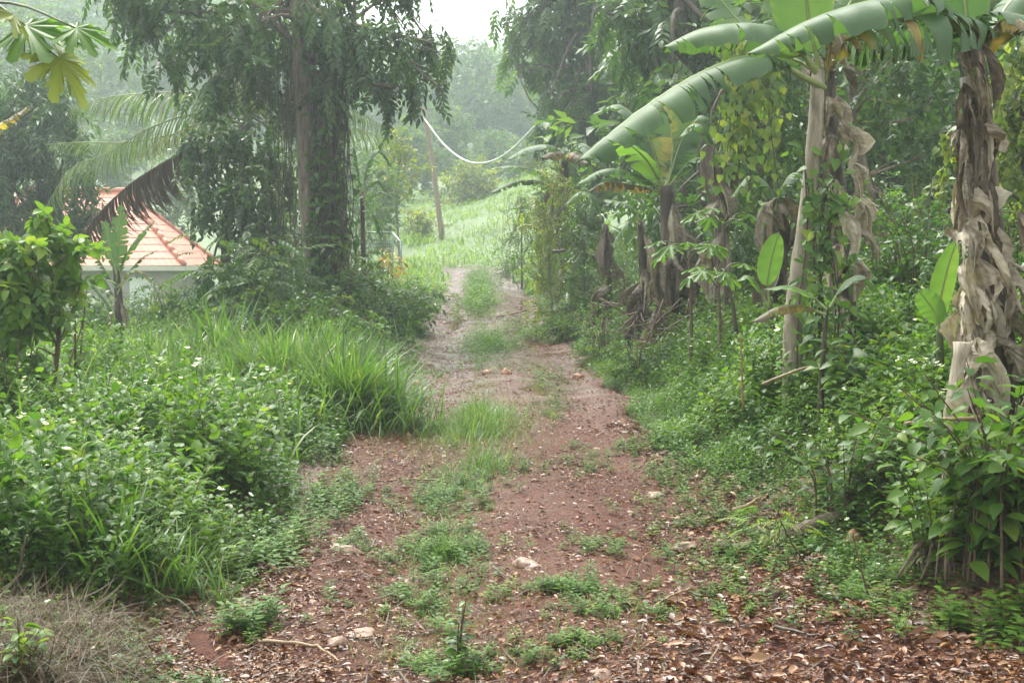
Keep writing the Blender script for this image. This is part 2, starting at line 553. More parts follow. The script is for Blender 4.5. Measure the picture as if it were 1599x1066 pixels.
def t_pinnate(pairs=6, leaflet=None, ll=.26, droop=.5, mi=0, smi=1, seed=0, ang=.9):
    """a feather leaf along +Y of length about 1, drooping"""
    r_ = np.random.default_rng(seed)
    leaflet = leaflet or t_rhomb(.38)
    path = [np.array([0, t * math.cos(droop * t * .8), -droop * t * t * .7]) for t in np.linspace(0, 1, 6)]
    it = [(t_strip(path, .012, smi), np.eye(3), (0, 0, 0), 1, .4)]
    for k in range(pairs):
        t = .2 + .75 * k / max(1, pairs - 1)
        p = np.array([0, t * math.cos(droop * t * .8), -droop * t * t * .7])
        for s in (-1, 1):
            a = ang + r_.uniform(-.15, .15)
            d = (s * math.sin(a), math.cos(a), -.25 - .3 * droop + r_.uniform(-.15, .15))
            it.append((leaflet, fr1(d, (s * -.2, -.1, 1)), p, ll * (1 - .35 * abs(t - .5)) * r_.uniform(.85, 1.1), r_.uniform(.1, .9)))
    it.append((leaflet, fr1((0, 1, -droop), (0, .2, 1)), path[-1], ll, r_.uniform(.2, .8)))
    return compose(it)


def t_spray(n=9, leaf=None, ll=.3, droop=.4, seed=0, spread=1.0, smi=1):
    """a twig along +Y with n simple leaves"""
    r_ = np.random.default_rng(seed)
    leaf = leaf or t_rhomb()
    path = [np.array([.05 * math.sin(3 * t), t, -droop * t * t]) for t in np.linspace(0, 1, 5)]
    it = [(t_strip(path, .011, smi), np.eye(3), (0, 0, 0), 1, .4)]
    for k in range(n):
        t = .15 + .85 * k / n + r_.uniform(0, .06)
        p = np.array([.05 * math.sin(3 * t), t, -droop * t * t])
        az = k * 2.4 + r_.uniform(-.4, .4)
        d = np.array([math.sin(az) * spread, .55 + r_.uniform(-.2, .2), math.cos(az) * spread * .5 - droop * .6])
        it.append((leaf, fr1(d, (r_.uniform(-.4, .4), r_.uniform(-.3, .3), 1)), p, ll * r_.uniform(.7, 1.15), r_.uniform(.05, .95)))
    return compose(it)


def t_weed(h=1., n=18, leaf=None, ll=.2, seed=0, flower=0, lean=.15, smi=1, tri=False, lo=.25):
    """an upright leafy weed, +Z up, height about h; flowers: white rayed heads"""
    r_ = np.random.default_rng(seed)
    leaf = leaf or t_leaf()
    la = r_.uniform(0, 2 * PI)
    path = [np.array([lean * h * t * t * math.cos(la), lean * h * t * t * math.sin(la), h * t]) for t in np.linspace(0, 1, 4)]
    it = [(t_strip(path, .008, smi), np.eye(3), (0, 0, 0), 1, .4)]
    for k in range(n):
        t = lo + (1.02 - lo) * (k + .5) / n
        p = np.array([lean * h * t * t * math.cos(la), lean * h * t * t * math.sin(la), h * t])
        az = k * 2.4 + r_.uniform(-.5, .5)
        up = .15 + .5 * t + r_.uniform(-.3, .3)
        s = ll * (1.15 - .55 * t) * r_.uniform(.75, 1.2)
        for dz in ((-.7, 0, .7) if tri else (0,)):
            d = np.array([math.cos(az + dz), math.sin(az + dz), up - abs(dz) * .2])
            off = np.array([math.cos(az), math.sin(az), .4]) * ll * .35
            it.append((leaf, fr1(d, (-.3 * math.cos(az), -.3 * math.sin(az), 1)), p + off * (1 if tri else .5), s * (1 if dz == 0 else .8), r_.uniform(.05, .85)))
    petal = (np.array([(0, 0, 0), (-.35, .7, .05), (.35, .7, .05), (0, 1., 0)]), np.array([(0, 2, 1), (1, 2, 3)]), np.full(2, 2), np.full(4, .5))
    for k in range(flower):
        a = r_.uniform(0, 2 * PI)
        top = path[-1] + np.array([math.cos(a) * .07, math.sin(a) * .07, r_.uniform(.03, .12)])
        it.append((t_strip([path[-1], top], .004, smi), np.eye(3), (0, 0, 0), 1, .4))
        for j in range(5):
            b = j * 2 * PI / 5 + a
            it.append((petal, fr1((math.cos(b), math.sin(b), .25), (0, 0, 1)), top, .062, .5))
    return compose(it)


def rand_frames_up(k, tilt=.2):
    az = rng.uniform(0, 2 * PI, k)
    D = np.stack([np.cos(az), np.sin(az), np.zeros(k)], -1)
    N = np.stack([rng.normal(0, tilt, k), rng.normal(0, tilt, k), np.ones(k)], -1)
    return frames(D, norm(N))


def catmull(P, n):
    P = np.asarray(P, float)
    Q = np.vstack([2 * P[0] - P[1], P, 2 * P[-1] - P[-2]])
    d = np.r_[0, np.cumsum(np.linalg.norm(np.diff(P, axis=0), axis=1))]
    out = []
    for u in np.linspace(0, d[-1], n):
        i = min(len(P) - 2, max(0, int(np.searchsorted(d, u, side='right') - 1)))
        t = (u - d[i]) / (d[i + 1] - d[i] + 1e-9)
        a, b, c, e = Q[i:i + 4]
        out.append(.5 * ((2 * b) + (-a + c) * t + (2 * a - 5 * b + 4 * c - e) * t * t + (-a + 3 * b - 3 * c + e) * t ** 3))
    return np.array(out)


def pxs(lst, Y):
    """list of (px, py[, Y]) to points; Y a number or a (start, end) pair"""
    n = len(lst)
    out = []
    for i, p in enumerate(lst):
        y = p[2] if len(p) > 2 else (Y if not isinstance(Y, tuple) else Y[0] + (Y[1] - Y[0]) * i / (n - 1))
        out.append(at(p[0], p[1], y))
    return np.array(out)


LEAF = t_leaf(.5, .14, .25, 3)
LEAF_LONG = t_leaf(.26, .12, .35, 3, .9)
LEAF_HI = t_leaf(.56, .12, .28, 5, .72)
LEAF_LO = t_rhomb(.5)
LEAF_LO_LONG = t_rhomb(.26, .1, .25)
HEART = t_heart()

# ------------------------------------------------------------------ setting: ground, track
def grid_mesh(name, xs, ys, zf, mat):
    X, Y = np.meshgrid(xs, ys)
    Z = zf(X, Y)
    V = np.stack([X, Y, Z], -1).reshape(-1, 3)
    nx, ny = len(xs), len(ys)
    i = (np.arange(ny - 1)[:, None] * nx + np.arange(nx - 1)[None]).ravel()
    Fc = np.concatenate([np.stack([i, i + 1, i + nx + 1], -1), np.stack([i, i + nx + 1, i + nx], -1)])
    mb = MB()
    mb.add(V, Fc)
    return mb.build(name, mat)


gxs = np.unique(np.concatenate([np.arange(-300, -30, 9), np.arange(-30, -8, .7), np.arange(-8, 7, .18), np.arange(7, 30, .7), np.arange(30, 301, 9)]))
gys = np.unique(np.concatenate([np.arange(-12, 4, 1.), np.arange(4, 40, .2), np.arange(40, 100, .8), np.arange(100, 460, 7)]))
tag(grid_mesh('ground', gxs, gys, gz, M['ground']), kind='structure')
# worn track: a sheet over the ground, edges tucked under it
ty = np.concatenate([np.arange(-6, 20, .1), np.arange(20, 50, .2)])
tu = np.linspace(0, 1, 56)
xl_, xr_ = edges(ty)
TX = xl_[:, None] - .25 + (xr_ - xl_ + .5)[:, None] * tu[None]
TY = np.repeat(ty[:, None], len(tu), 1)
TZ = track_z(TX, TY)
lim = np.minimum(TX - xl_[:, None], xr_[:, None] - TX)
wob = .12 * vnoise(TX, TY, 2.6, 8)
TZ = TZ - .14 * sm((.10 + wob - lim) / .3)
TZ = np.where(ty[:, None] > 43, TZ - .05 * (ty[:, None] - 43), TZ)
mb = MB()
nx, ny = len(tu), len(ty)
i = (np.arange(ny - 1)[:, None] * nx + np.arange(nx - 1)[None]).ravel()
mb.add(np.stack([TX, TY, TZ], -1).reshape(-1, 3), np.concatenate([np.stack([i, i + 1, i + nx + 1], -1), np.stack([i, i + nx + 1, i + nx], -1)]))
tag(mb.build('dirt_track', M['track']), kind='structure')


def in_view(x, y, m=520):
    px = CX + x / np.maximum(y, .1) * F
    return (px > -m) & (px < 1599 + m)


# ------------------------------------------------------------------ generic plants
def put(mb, tpl_list, P, Rm, S, rnd, mix=.55):
    k = len(P)
    pick = rng.integers(0, len(tpl_list), k)
    for j, t in enumerate(tpl_list):
        s = pick == j
        mb.scatter(t, P[s], Rm[s], S[s], rnd[s], mix)


def crown(mb, clumps, sprays, size, dens, down=.5, shell=.5, tone=None, jit=.35, flat=.85):
    """sprays spread through the volume of each clump (centre, radius), pointing out and drooping"""
    for c, r in clumps:
        k = max(4, int(dens * r * r))
        d = norm(rng.normal(0, 1, (k, 3)))
        rr = r * (shell + (1 - shell) * rng.uniform(0, 1, k) ** .6) * (1 + rng.normal(0, .12, k))
        P = c + d * rr[:, None] * np.array([1, 1, flat])
        D = norm(d * .8 + rng.normal(0, jit, (k, 3)) + np.array([0, 0, -down]))
        N = norm(d * .4 + np.array([0, 0, 1.]) + rng.normal(0, .3, (k, 3)))
        P = P - D * size * .5
        t = rng.uniform(0, 1, k) if tone is None else np.clip(rng.normal(tone, .22, k), 0, 1)
        put(mb, sprays, P, frames(D, N), size * rng.uniform(.7, 1.25, k), t)


def limbs(mb, frm, clumps, r0, mi=0, sag=.1, n=6):
    for c, r in clumps:
        b = frm[int(rng.integers(0, len(frm)))]
        mid = (b + c) / 2 + rng.normal(0, .12, 3) * np.linalg.norm(c - b) + np.array([0, 0, sag * np.linalg.norm(c - b)])
        pts = catmull([b, mid, c], 8)
        mb.tube(pts, np.linspace(r0, r0 * .25, 8), n, mi)
        for _ in range(3):
            e = c + norm(rng.normal(0, 1, 3)) * r * .8
            mb.tube(catmull([pts[5], (pts[6] + e) / 2 + rng.normal(0, .05, 3), e], 5), np.linspace(r0 * .3, r0 * .08, 5), 5, mi, cap=False)


def pclumps(lst, Y, dy=.6):
    out = []
    for e in lst:
        y = (e[3] if len(e) > 3 else Y) + rng.uniform(-dy, dy)
        out.append((at(e[0], e[1], y), e[2] / F * y))
    return out


def tree(name, label, cat, trunk, r0, r1, clumps, sprays, size, dens, leafm, barkm, down=.5, group=None, limb_from=.45, tone=None, shell=.5, lr=None, trunk_wob=.04):
    trunk = np.asarray(trunk, float)
    path = catmull(trunk, 22)
    root = thing(name, label, cat, tuple(path[0]), group)
    o = path[0]
    mb = MB()
    rad = r1 + (r0 - r1) * (1 - np.linspace(0, 1, 22)) ** 1.3
    rad[:3] *= [1.35, 1.15, 1.05]
    mb.tube(path, rad, 14, 0, wob=trunk_wob)
    mb.build('trunk', barkm, root, o)
    mb = MB()
    limbs(mb, path[int(22 * limb_from):], clumps, lr or r1 * .55)
    mb.build('branches', barkm, root, o)
    mb = MB()
    crown(mb, clumps, sprays, size, dens, down, shell, tone)
    mb.build('crown', [leafm, M['stem']], root, o)
    return root


def shrub(name, label, cat, base, h, rad, nst, leaf, ls, nl, leafm, stemm=None, group=None, droop=.3, tone=.5, lo=.2, sr=.008, leanv=(0, 0), arch=.25, clus=1):
    base = np.array(base, float)
    root = thing(name, label, cat, tuple(base), group)
    ms, ml = MB(), MB()
    P, D, N, Sz = [], [], [], []
    for k in range(nst):
        az = rng.uniform(0, 2 * PI)
        rr = rad * math.sqrt(rng.uniform(.02, 1))
        hh = h * rng.uniform(.62, 1.05) * (1 - .25 * (rr / rad) ** 2)
        tip = base + np.array([math.cos(az) * rr + leanv[0] * hh, math.sin(az) * rr + leanv[1] * hh, hh])
        b = base + np.array([math.cos(az) * rr * .35, math.sin(az) * rr * .35, -.03])
        mid = (b + tip) / 2 + np.array([-math.cos(az), -math.sin(az), .6]) * arch * rr
        path = catmull([b, mid, tip], 9)
        ms.tube(path, np.linspace(sr, sr * .35, 9), 5, 0, cap=False)
        for j in range(nl):
            t = lo + (1 - lo) * (j + rng.uniform(0, 1)) / nl
            f = t * 8
            i0 = min(7, int(f))
            p = path[i0] + (path[i0 + 1] - path[i0]) * (f - i0)
            for _ in range(clus):
                a = j * 2.4 + rng.uniform(-.6, .6) + k
                d = np.array([math.cos(a), math.sin(a), .35 - droop + rng.normal(0, .25)])
                P.append(p + d * ls * .25)
                D.append(d)
                N.append(np.array([rng.normal(0, .35), rng.normal(0, .35), 1.]))
                Sz.append(ls * rng.uniform(.6, 1.2) * (1.1 - .35 * t))
    P, D, N, Sz = map(np.array, (P, D, N, Sz))
    put(ml, leaf if isinstance(leaf, list) else [leaf], P, frames(D, norm(N)), Sz, np.clip(rng.normal(tone, .25, len(P)), 0, 1), .8)
    ms.build('stems', stemm or M['stem'], root, base)
    ml.build('foliage', [leafm, M['stem']], root, base)
    return root


def banana_leaf(parent, origin, ctrl, W, droop=.6, tear=.25, pet=.12, mat=None, name='leaf', seed=0, side=None, ntear=9, brown=0., tone=.4, n=46, tipbrown=.0, hang=None, wide=.55, onesided=None):
    """ctrl: points from the stem to the tip along the midrib"""
    r_ = np.random.default_rng(seed)
    pts = catmull(ctrl, n)
    L = np.linalg.norm(np.diff(pts, axis=0), axis=1).sum()
    t = norm(np.gradient(pts, axis=0))
    if side is None:
        s = norm(np.cross(t, np.array([0, 0, 1.])))
    else:
        sd = np.array(side, float)
        s = norm(sd - t * (t @ sd)[:, None])
    nn = np.cross(s, t)
    nn = np.where((nn[:, 2:3] < 0) & (side is None), -nn, nn)
    mb = MB()
    rr = np.maximum(.0035, W * .058 * (1 - np.linspace(0, 1, n)) ** .8 + .002)
    rr[: max(2, int(pet * n))] *= 1.25
    mb.tube(pts - nn * rr[:, None] * .6, rr, 6, 1, .55)
    i0 = int(pet * n)
    u = (np.arange(n) - i0) / (n - 1 - i0)
    prof = np.where(u > 0, np.clip(np.sin(PI * np.clip(u, 0, 1) ** .8), 0, 1) ** wide, 0)
    for sg in (-1, 1):
        if onesided and sg != onesided:
            continue
        cuts = np.sort(r_.choice(np.arange(i0 + 3, n - 3), size=min(ntear, n - i0 - 8), replace=False)) if ntear else np.array([], int)
        segs = np.split(np.arange(i0, n), cuts - i0) if len(cuts) else [np.arange(i0, n)]
        for k, sgm in enumerate(segs):
            idx = np.r_[sgm, sgm[-1] + 1] if sgm[-1] + 1 < n else sgm
            if len(idx) < 2:
                continue
            a = droop + r_.uniform(-.5, 1) * tear
            a2 = a + r_.uniform(-.2, .2) * tear
            full = r_.uniform(.80, 1.04)
            br = r_.uniform() < brown
            stone_ = r_.normal(0, .07)
            NC = 6
            VV, RR, UU = [], [], []
            m_ = len(idx)
            for q, ii in enumerate(idx):
                e = q / (m_ - 1)
                aa = a + (a2 - a) * e
                shrink = (abs(e - .5) * 2) ** 3
                for c in range(NC):
                    v = c / (NC - 1)
                    w = W * prof[ii] * full
                    lat = w * math.sin(aa * v) / aa if abs(aa) > 1e-3 else w * v
                    dr = w * (1 - math.cos(aa * v)) / aa if abs(aa) > 1e-3 else 0
                    p = pts[ii] + s[ii] * sg * lat - nn[ii] * dr + t[ii] * (w * .22 * v)
                    if hang is not None:
                        p = p - np.array([0, 0, 1.]) * hang * w * v * v
                    p = p + t[ii] * (.5 - e) * shrink * v * v * .05 * W / .2 + nn[ii] * .006 * W / .2 * math.sin(ii * .8 + k) * v
                    VV.append(p)
                    edge = (v > .9) * r_.uniform(0, .30) if r_.uniform() < .6 else 0
                    tip = tipbrown * max(0, u[ii] - .72) * 3
                    RR.append(np.clip(tone + stone_ + .22 * (1 - v) * r_.uniform(.3, .7) + edge * .9 + tip + (.5 if br else 0) + r_.normal(0, .02), 0, 1))
                    UU.append(u[ii] * L)
            Fc = []
            for q in range(m_ - 1):
                for c in range(NC - 1):
                    b = q * NC + c
                    Fc += [(b, b + 1, b + NC + 1), (b, b + NC + 1, b + NC)]
            mb.add(VV, Fc, 0, np.array(RR), np.array(UU))
    return mb.build(name, [mat or M['banana'], M['midrib']], parent, origin)


M['midrib'] = solid_mat('leaf_midrib', [(.3, (.16, .22, .07)), (.7, (.26, .30, .11))], 8, .4, .1)
M['dry_midrib'] = solid_mat('dry_midrib', [(.3, (.10, .07, .045)), (.7, (.24, .18, .12))], 20, .6, .3)


def dry_flap(parent, origin, p, out, L, W, seed, tone=.55, name='dry_leaf', fold=.5, kick=.35):
    """a withered leaf hanging from point p of the stem: pleated like stiff paper, flared, with a slanting ragged hem"""
    r_ = np.random.default_rng(seed)
    out = norm(np.array([out[0], out[1], 0.]))
    sd = np.array([-out[1], out[0], 0.])
    n, NC = 13, 13
    v = np.linspace(-1, 1, NC)
    ph = r_.uniform(0, 6)
    sway = r_.uniform(-.22, .22)
    slant = r_.uniform(-.45, .45)
    skew = r_.uniform(-.55, .55)
    hem = np.clip(1.08 - r_.uniform(.3, .62) * np.abs(v - slant * 1.6) + r_.normal(0, .05, NC), .3, 1.15)
    nple = r_.uniform(1.0, 2.2)
    fold = fold * 1.25
    tri = 2 / PI * np.arcsin(np.sin(v * nple * PI + ph))
    streak = r_.normal(0, .11, NC)
    open_ = r_.uniform(.25, .6)
    curl = r_.uniform(-.5, .8)
    VV, RR = [], []
    for i_ in range(n):
        t = i_ / (n - 1)
        w = W * (.16 + .95 * min(1, t / open_) ** .8) * (1 - .35 * max(0, t - .75) / .25)
        tt = t * hem
        lat = w * (v + skew * t * .5)
        dep = w * fold * (.25 + .75 * t) * tri + w * curl * v * np.abs(v) * t + kick * L * .55 * np.sin(np.minimum(1, tt * 1.35) * PI / 2) - .15 * L * kick * tt * tt
        zz = -L * (tt - (.10 * kick) * np.sin(PI * np.clip(tt, 0, 1)))
        q = p + sd * (lat + sway * L * tt)[:, None] + out * dep[:, None] + np.array([0, 0, 1.]) * zz[:, None] + r_.normal(0, .0025, (NC, 3))
        VV.append(q)
        RR.append(np.clip(tone + streak + r_.normal(0, .04, NC) - .12 * (t < .2), 0, 1))
    tears = {int(j): int(r_.integers(3, 9)) for j in r_.choice(np.arange(2, NC - 3), 3, replace=False)}
    Fc = []
    for i_ in range(n - 1):
        for j in range(NC - 1):
            if j in tears and i_ >= tears[j]:
                continue
            b_ = i_ * NC + j
            Fc += [(b_, b_ + 1, b_ + NC + 1), (b_, b_ + NC + 1, b_ + NC)]
    mb = MB()
    mb.add(np.concatenate(VV), Fc, 0, np.concatenate(RR))
    return mb.build(name, [M['dry_sheath']], parent, origin, False)


def banana_stem(parent, origin, pts, r0, r1, mat, name='trunk', n=20):
    path = catmull(pts, n)
    mb = MB()
    mb.tube(path, np.linspace(r0, r1, n), 14, 0, wob=.05)
    mb.build(name, mat, parent, origin)
    return path


def flaps_on(parent, origin, path, r, k, L, W, seed, t0=.15, t1=.95, tone=.55, front=None):
    r_ = np.random.default_rng(seed)
    for i_ in range(k):
        t = t0 + (t1 - t0) * (i_ + r_.uniform(.2, .8)) / k
        f = t * (len(path) - 1)
        p = path[min(len(path) - 1, int(f))]
        az = r_.uniform(0, 2 * PI) if front is None else -PI / 2 + r_.normal(0, front)
        o = np.array([math.cos(az), math.sin(az), 0])
        dry_flap(parent, origin, p + o * r * .9, o, L * r_.uniform(.6, 1.25), W * r_.uniform(.65, 1.3), seed * 50 + i_, np.clip(tone + r_.normal(0, .13), .15, .9), kick=r_.uniform(.15, .6), fold=r_.uniform(.4, 1.1))


def palm_frond(parent, origin, ctrl, ll, N=46, hang=.6, mat=None, tone=.4, name='frond', seed=0, w=.020, side=None, lo=.1):
    r_ = np.random.default_rng(seed)
    pts = catmull(ctrl, 40)
    t = norm(np.gradient(pts, axis=0))
    s = norm(np.cross(t, np.array([0, 0, 1.]))) if side is None else norm(np.array(side) - t * (t @ np.array(side, float))[:, None])
    nn = np.cross(s, t)
    mb = MB()
    mb.tube(pts, np.linspace(.022, .004, 40), 6, 1)
    P, D, Nn, Sz, T = [], [], [], [], []
    for k in range(N):
        q = lo + (.985 - lo) * k / N
        f = q * 39
        i_ = int(f)
        p = pts[i_] + (pts[min(39, i_ + 1)] - pts[i_]) * (f - i_)
        for sg in (-1, 1):
            d = s[i_] * sg * .75 + t[i_] * (.45 + .6 * q) + np.array([0, 0, -hang * r_.uniform(.7, 1.3)])
            P.append(p)
            D.append(d)
            Nn.append(nn[i_] + s[i_] * sg * .3)
            Sz.append(ll * math.sin(PI * (.16 + .80 * q)) ** .6 * r_.uniform(.85, 1.1))
            T.append(np.clip(r_.normal(tone, .15), 0, 1))
    P, D, Nn, Sz, T = map(np.array, (P, D, Nn, Sz, T))
    bl = [t_blade(w, .35 + hang * .3, 4), t_blade(w * .8, .6 + hang * .4, 4), t_blade(w, .15 + hang * .3, 4)]
    put(mb, bl, P, frames(D, Nn), Sz, T, .9)
    return mb.build(name, [mat or M['palm'], M['midrib'] if mat is None else M['dry_midrib']], parent, origin)


# ------------------------------------------------------------------ spray templates
PINN = [t_pinnate(6, t_leaf(.42, .1, .2, 2), .27, .5, seed=k) for k in range(4)]
PINN_DROOP = [t_pinnate(6, t_leaf(.40, .1, .25, 2), .26, .95, seed=k + 9) for k in range(4)]
PINN_FINE = [t_pinnate(9, LEAF_LO_LONG, .24, .7, seed=k + 20) for k in range(3)]
SPR = [t_spray(10, LEAF_LO, .30, .4, k) for k in range(4)]
SPR_LONG = [t_spray(14, LEAF_LO_LONG, .42, .55, k + 5) for k in range(4)]
SPR_HEART = [t_spray(10, HEART, .24, .7, k + 11, .8) for k in range(4)]
SPR_FINE = [t_spray(14, LEAF_LO, .17, .35, k + 15) for k in range(4)]

# ------------------------------------------------------------------ left: the big roadside tree
Y = 22.0
TR = pxs([(506, 545), (500, 440), (488, 330), (482, 230), (476, 120), (468, 0), (455, -150)], Y)
cl = pclumps([(235, 20, 62), (300, 50, 70), (255, 105, 38), (370, 50, 75), (325, 140, 36), (425, 40, 75), (520, 45, 75), (590, 70, 62), (640, 85, 52), (672, 70, 42),
              (640, 140, 36), (600, 135, 38), (555, 110, 46), (300, -50, 80), (200, -30, 60), (450, -70, 90), (560, -60, 85), (640, -20, 40), (215, 65, 30), (400, 120, 55),
              (470, 110, 50), (690, 70, 26), (610, 185, 16), (690, 140, 18), (360, 150, 30), (445, 165, 36), (520, 150, 36)], Y, 1.1)
tree('roadside_tree', 'big tree with pale trunk and drooping dark feathery leaves beside the track', 'tree', TR, .23, .15, cl, PINN_DROOP + PINN + SPR[:1], 58e-2, 112, M['tree_leaf'], M['bark'], .7, tone=.45, limb_from=.62, shell=.3, lr=.05)

root = thing('hanging_vines', 'curtain of dark vines hanging down the trunk of the big roadside tree', 'vine', tuple(at(522, 530, 21.7)))
o = np.array(root.location)
mb, ml = MB(), MB()
for k in range(70):
    x0 = rng.normal(513, 12)
    yv = 21.62 + rng.uniform(-.12, .3)
    top = rng.uniform(-40, 160)
    bot = rng.uniform(380, 540)
    n = 9
    pts = [at(x0 + rng.normal(0, 3.5) + 9 * math.sin(j * .7 + k) * .6 + (j / n) * 12, top + (bot - top) * j / (n - 1), yv) for j in range(n)]
    pts = catmull(pts, 18)
    mb.tube(pts, rng.uniform(.004, .013), 5, cap=False)
    for p in pts[::2]:
        if rng.uniform() < .75:
            kk = rng.integers(2, 6)
            P = p + rng.normal(0, .09, (kk, 3))
            D = norm(np.stack([rng.normal(0, 1, kk), rng.normal(-.5, .7, kk), rng.normal(-.5, .4, kk)], -1))
            N = norm(np.stack([rng.normal(0, .5, kk), rng.normal(-.5, .4, kk), np.ones(kk)], -1))
            put(ml, [HEART, LEAF_LO], P, frames(D, N), rng.uniform(.07, .15, kk), rng.uniform(0, .8, kk))
for k in range(22):   # creepers up the pale side of the trunk
    x0 = rng.normal(488, 10)
    yv = 21.72
    top = rng.uniform(180, 400)
    pts = catmull([at(x0 + rng.normal(0, 5) + 14 * (1 - j / 5), top + (540 - top) * j / 5, yv) for j in range(6)], 22)
    mb.tube(pts, rng.uniform(.004, .009), 4, cap=False)
    for p in pts:
        kk = int(rng.integers(1, 3))
        P = p + rng.normal(0, .05, (kk, 3))
        D = norm(np.stack([rng.normal(0, 1, kk), rng.normal(-.4, .5, kk), rng.normal(-.5, .4, kk)], -1))
        N = norm(np.stack([rng.normal(0, .4, kk), rng.normal(-.8, .3, kk), np.ones(kk)], -1))
        put(ml, [HEART, LEAF_LO], P, frames(D, N), rng.uniform(.06, .12, kk), rng.uniform(.2, .9, kk))
for k in range(26):   # loose lianas between crown and bush
    x0 = rng.choice([415, 430, 438, 450, 456, 535, 540, 505, 512])
    pts = catmull([at(x0 + rng.normal(0, 5), rng.uniform(60, 160), 21.5), at(x0 + rng.normal(0, 7), 240, 21.4), at(x0 + rng.normal(0, 7), rng.uniform(300, 430), 21.5)], 12)
    mb.tube(pts, rng.uniform(.004, .008), 4, cap=False)
mb.build('vine_stems', M['vine_wood'], root, o)
ml.build('foliage', [M['mid_leaf'], M['stem']], root, o)

# bush smothered by creepers, left of the trunk
b = at(345, 560, 24)
tree('creeper_covered_bush', 'tall dark bush smothered in heart-leaved creepers left of the big trunk', 'bush', [b, at(350, 430, 24), at(360, 300, 24)], .12, .06,
     pclumps([(310, 228, 30), (350, 210, 40), (400, 232, 44), (335, 280, 48), (318, 330, 26), (395, 300, 58), (436, 270, 36), (372, 350, 44), (330, 440, 34), (420, 380, 50), (385, 430, 44), (292, 250, 18)], 23.6, .5),
     SPR_HEART, .36, 300, M['tree_leaf'], M['dark_bark'], .6, tone=.5, limb_from=.3, shell=.55)
b = at(395, 560, 19.5)
shrub('feathery_shrub', 'light green shrub of feathery leaves in front of the creeper covered bush', 'shrub', (b[0], 19.5, gz(b[0], 19.5)), 1.9, .8, 22, PINN, .55, 9, M['mid_leaf'], M['twig'], lo=.35, tone=.5, droop=.35)
b = at(335, 600, 18)
shrub('feathery_shrub', 'small feathery shrub at the foot of the creeper bush near the house', 'shrub', (b[0], 18, gz(b[0], 18)), .95, .5, 14, PINN, .36, 7, M['mid_leaf'], M['twig'], lo=.3, tone=.45)
b = at(455, 560, 18.5)
shrub('leafy_shrub', 'dense low green shrub around the base of the big trunk', 'shrub', (b[0], 18.5, gz(b[0], 18.5)), 1.0, 1.0, 30, SPR, .42, 7, M['mid_leaf'], M['twig'], lo=.1, tone=.5)

for px, Yb, h, rad, lf, ls, m, lab in [(432, 20.6, 1.8, .55, PINN, .45, 'mid_leaf', 'tall feathery bush hugging the left side of the big trunk'), (552, 21.2, 1.45, .45, SPR, .40, 'mid_leaf', 'tall leafy bush hugging the right side of the vine-hung trunk'),
                                       (492, 20.9, 1.0, .5, SPR_HEART, .34, 'mid_leaf', 'creeper bush covering the foot of the big trunk'),
                                       (268, 23, 1.25, .6, SPR, .40, 'weed_leaf', 'light green bush before the right corner of the house'), (228, 24.5, 1.05, .5, SPR_FINE, .36, 'weed_leaf', 'bush before the white door of the house'), (150, 23.5, 1.2, .5, SPR, .38, 'weed_leaf', 'bush left of the young banana before the house'), (100, 21, 1.3, .6, SPR, .40, 'mid_leaf', 'darker bush below the palm frond tips before the house window')]:
    x = gx(px, Yb)
    shrub('garden_bush', lab, 'bush', (x, Yb, float(gz(x, Yb))), h, rad, 22, lf, ls, 8, M[m], M['twig'], lo=.12, tone=.48, group='bushes before the house and the big tree')
# banana-like sapling right of the trunk
o = at(572, 520, 23)
root = thing('banana_sapling', 'slender banana plant with wet shining leaves right of the vine curtain', 'banana plant', tuple(o))
banana_stem(root, o, pxs([(572, 520), (568, 420), (566, 330), (565, 300)], 23), .05, .03, M['banana_trunk'])
for q, (c, w, sd) in enumerate([([(566, 310), (572, 262), (585, 236), (600, 240), (612, 262)], .16, 1), ([(566, 310), (560, 270), (556, 240), (552, 228)], .13, 2), ([(566, 320), (590, 300), (606, 303), (625, 318)], .12, 3),
                                ([(566, 330), (578, 330), (590, 345), (597, 380)], .13, 4), ([(566, 315), (575, 290), (590, 280), (604, 300)], .12, 5)]):
    banana_leaf(root, o, pxs(c, 22.9 - .1 * q), w, .8, .5, .2, seed=sd, tone=.42, ntear=6, n=30)

# ------------------------------------------------------------------ coconut palm behind
o = at(385, 520, 25.6)
root = thing('coconut_palm', 'coconut palm with arching pale green fronds behind the big tree', 'palm', tuple(o))
tp = catmull(pxs([(385, 520), (388, 400), (384, 300), (382, 195)], 25.6), 16)
mb = MB()
mb.tube(tp, np.linspace(.16, .12, 16), 12, wob=.04)
mb.build('trunk', M['dark_bark'], root, o)
fr = [([(380, 190), (330, 150), (260, 145), (170, 152), (105, 172)], .85, (29, 28.3)), ([(380, 195), (310, 178), (235, 200), (165, 240), (110, 265), (62, 340)], .85, (29, 27.6)),
      ([(380, 195), (300, 205), (200, 222), (130, 222), (70, 226)], .6, (29, 29.5)), ([(382, 190), (370, 130), (340, 70), (300, 20)], .7, (29, 29.5)),
      ([(384, 190), (400, 120), (420, 60), (450, 20)], .7, (29, 30)), ([(384, 190), (440, 150), (500, 150), (560, 175), (610, 205)], .75, (29, 28.5)),
      ([(384, 195), (460, 185), (530, 195), (590, 212), (625, 225)], .7, (29, 29.5)), ([(384, 192), (390, 150), (385, 100), (372, 60)], .6, (29, 28)), ([(382, 200), (330, 190), (280, 205), (215, 240)], .5, (29, 28))]
for q, (c, ll, yy) in enumerate(fr):
    palm_frond(root, o, pxs(c, (yy[0] - 3.4, yy[1] - 3.4)), ll * .9, 58, .75, tone=.45 if q != 8 else .8, seed=q, w=.030)
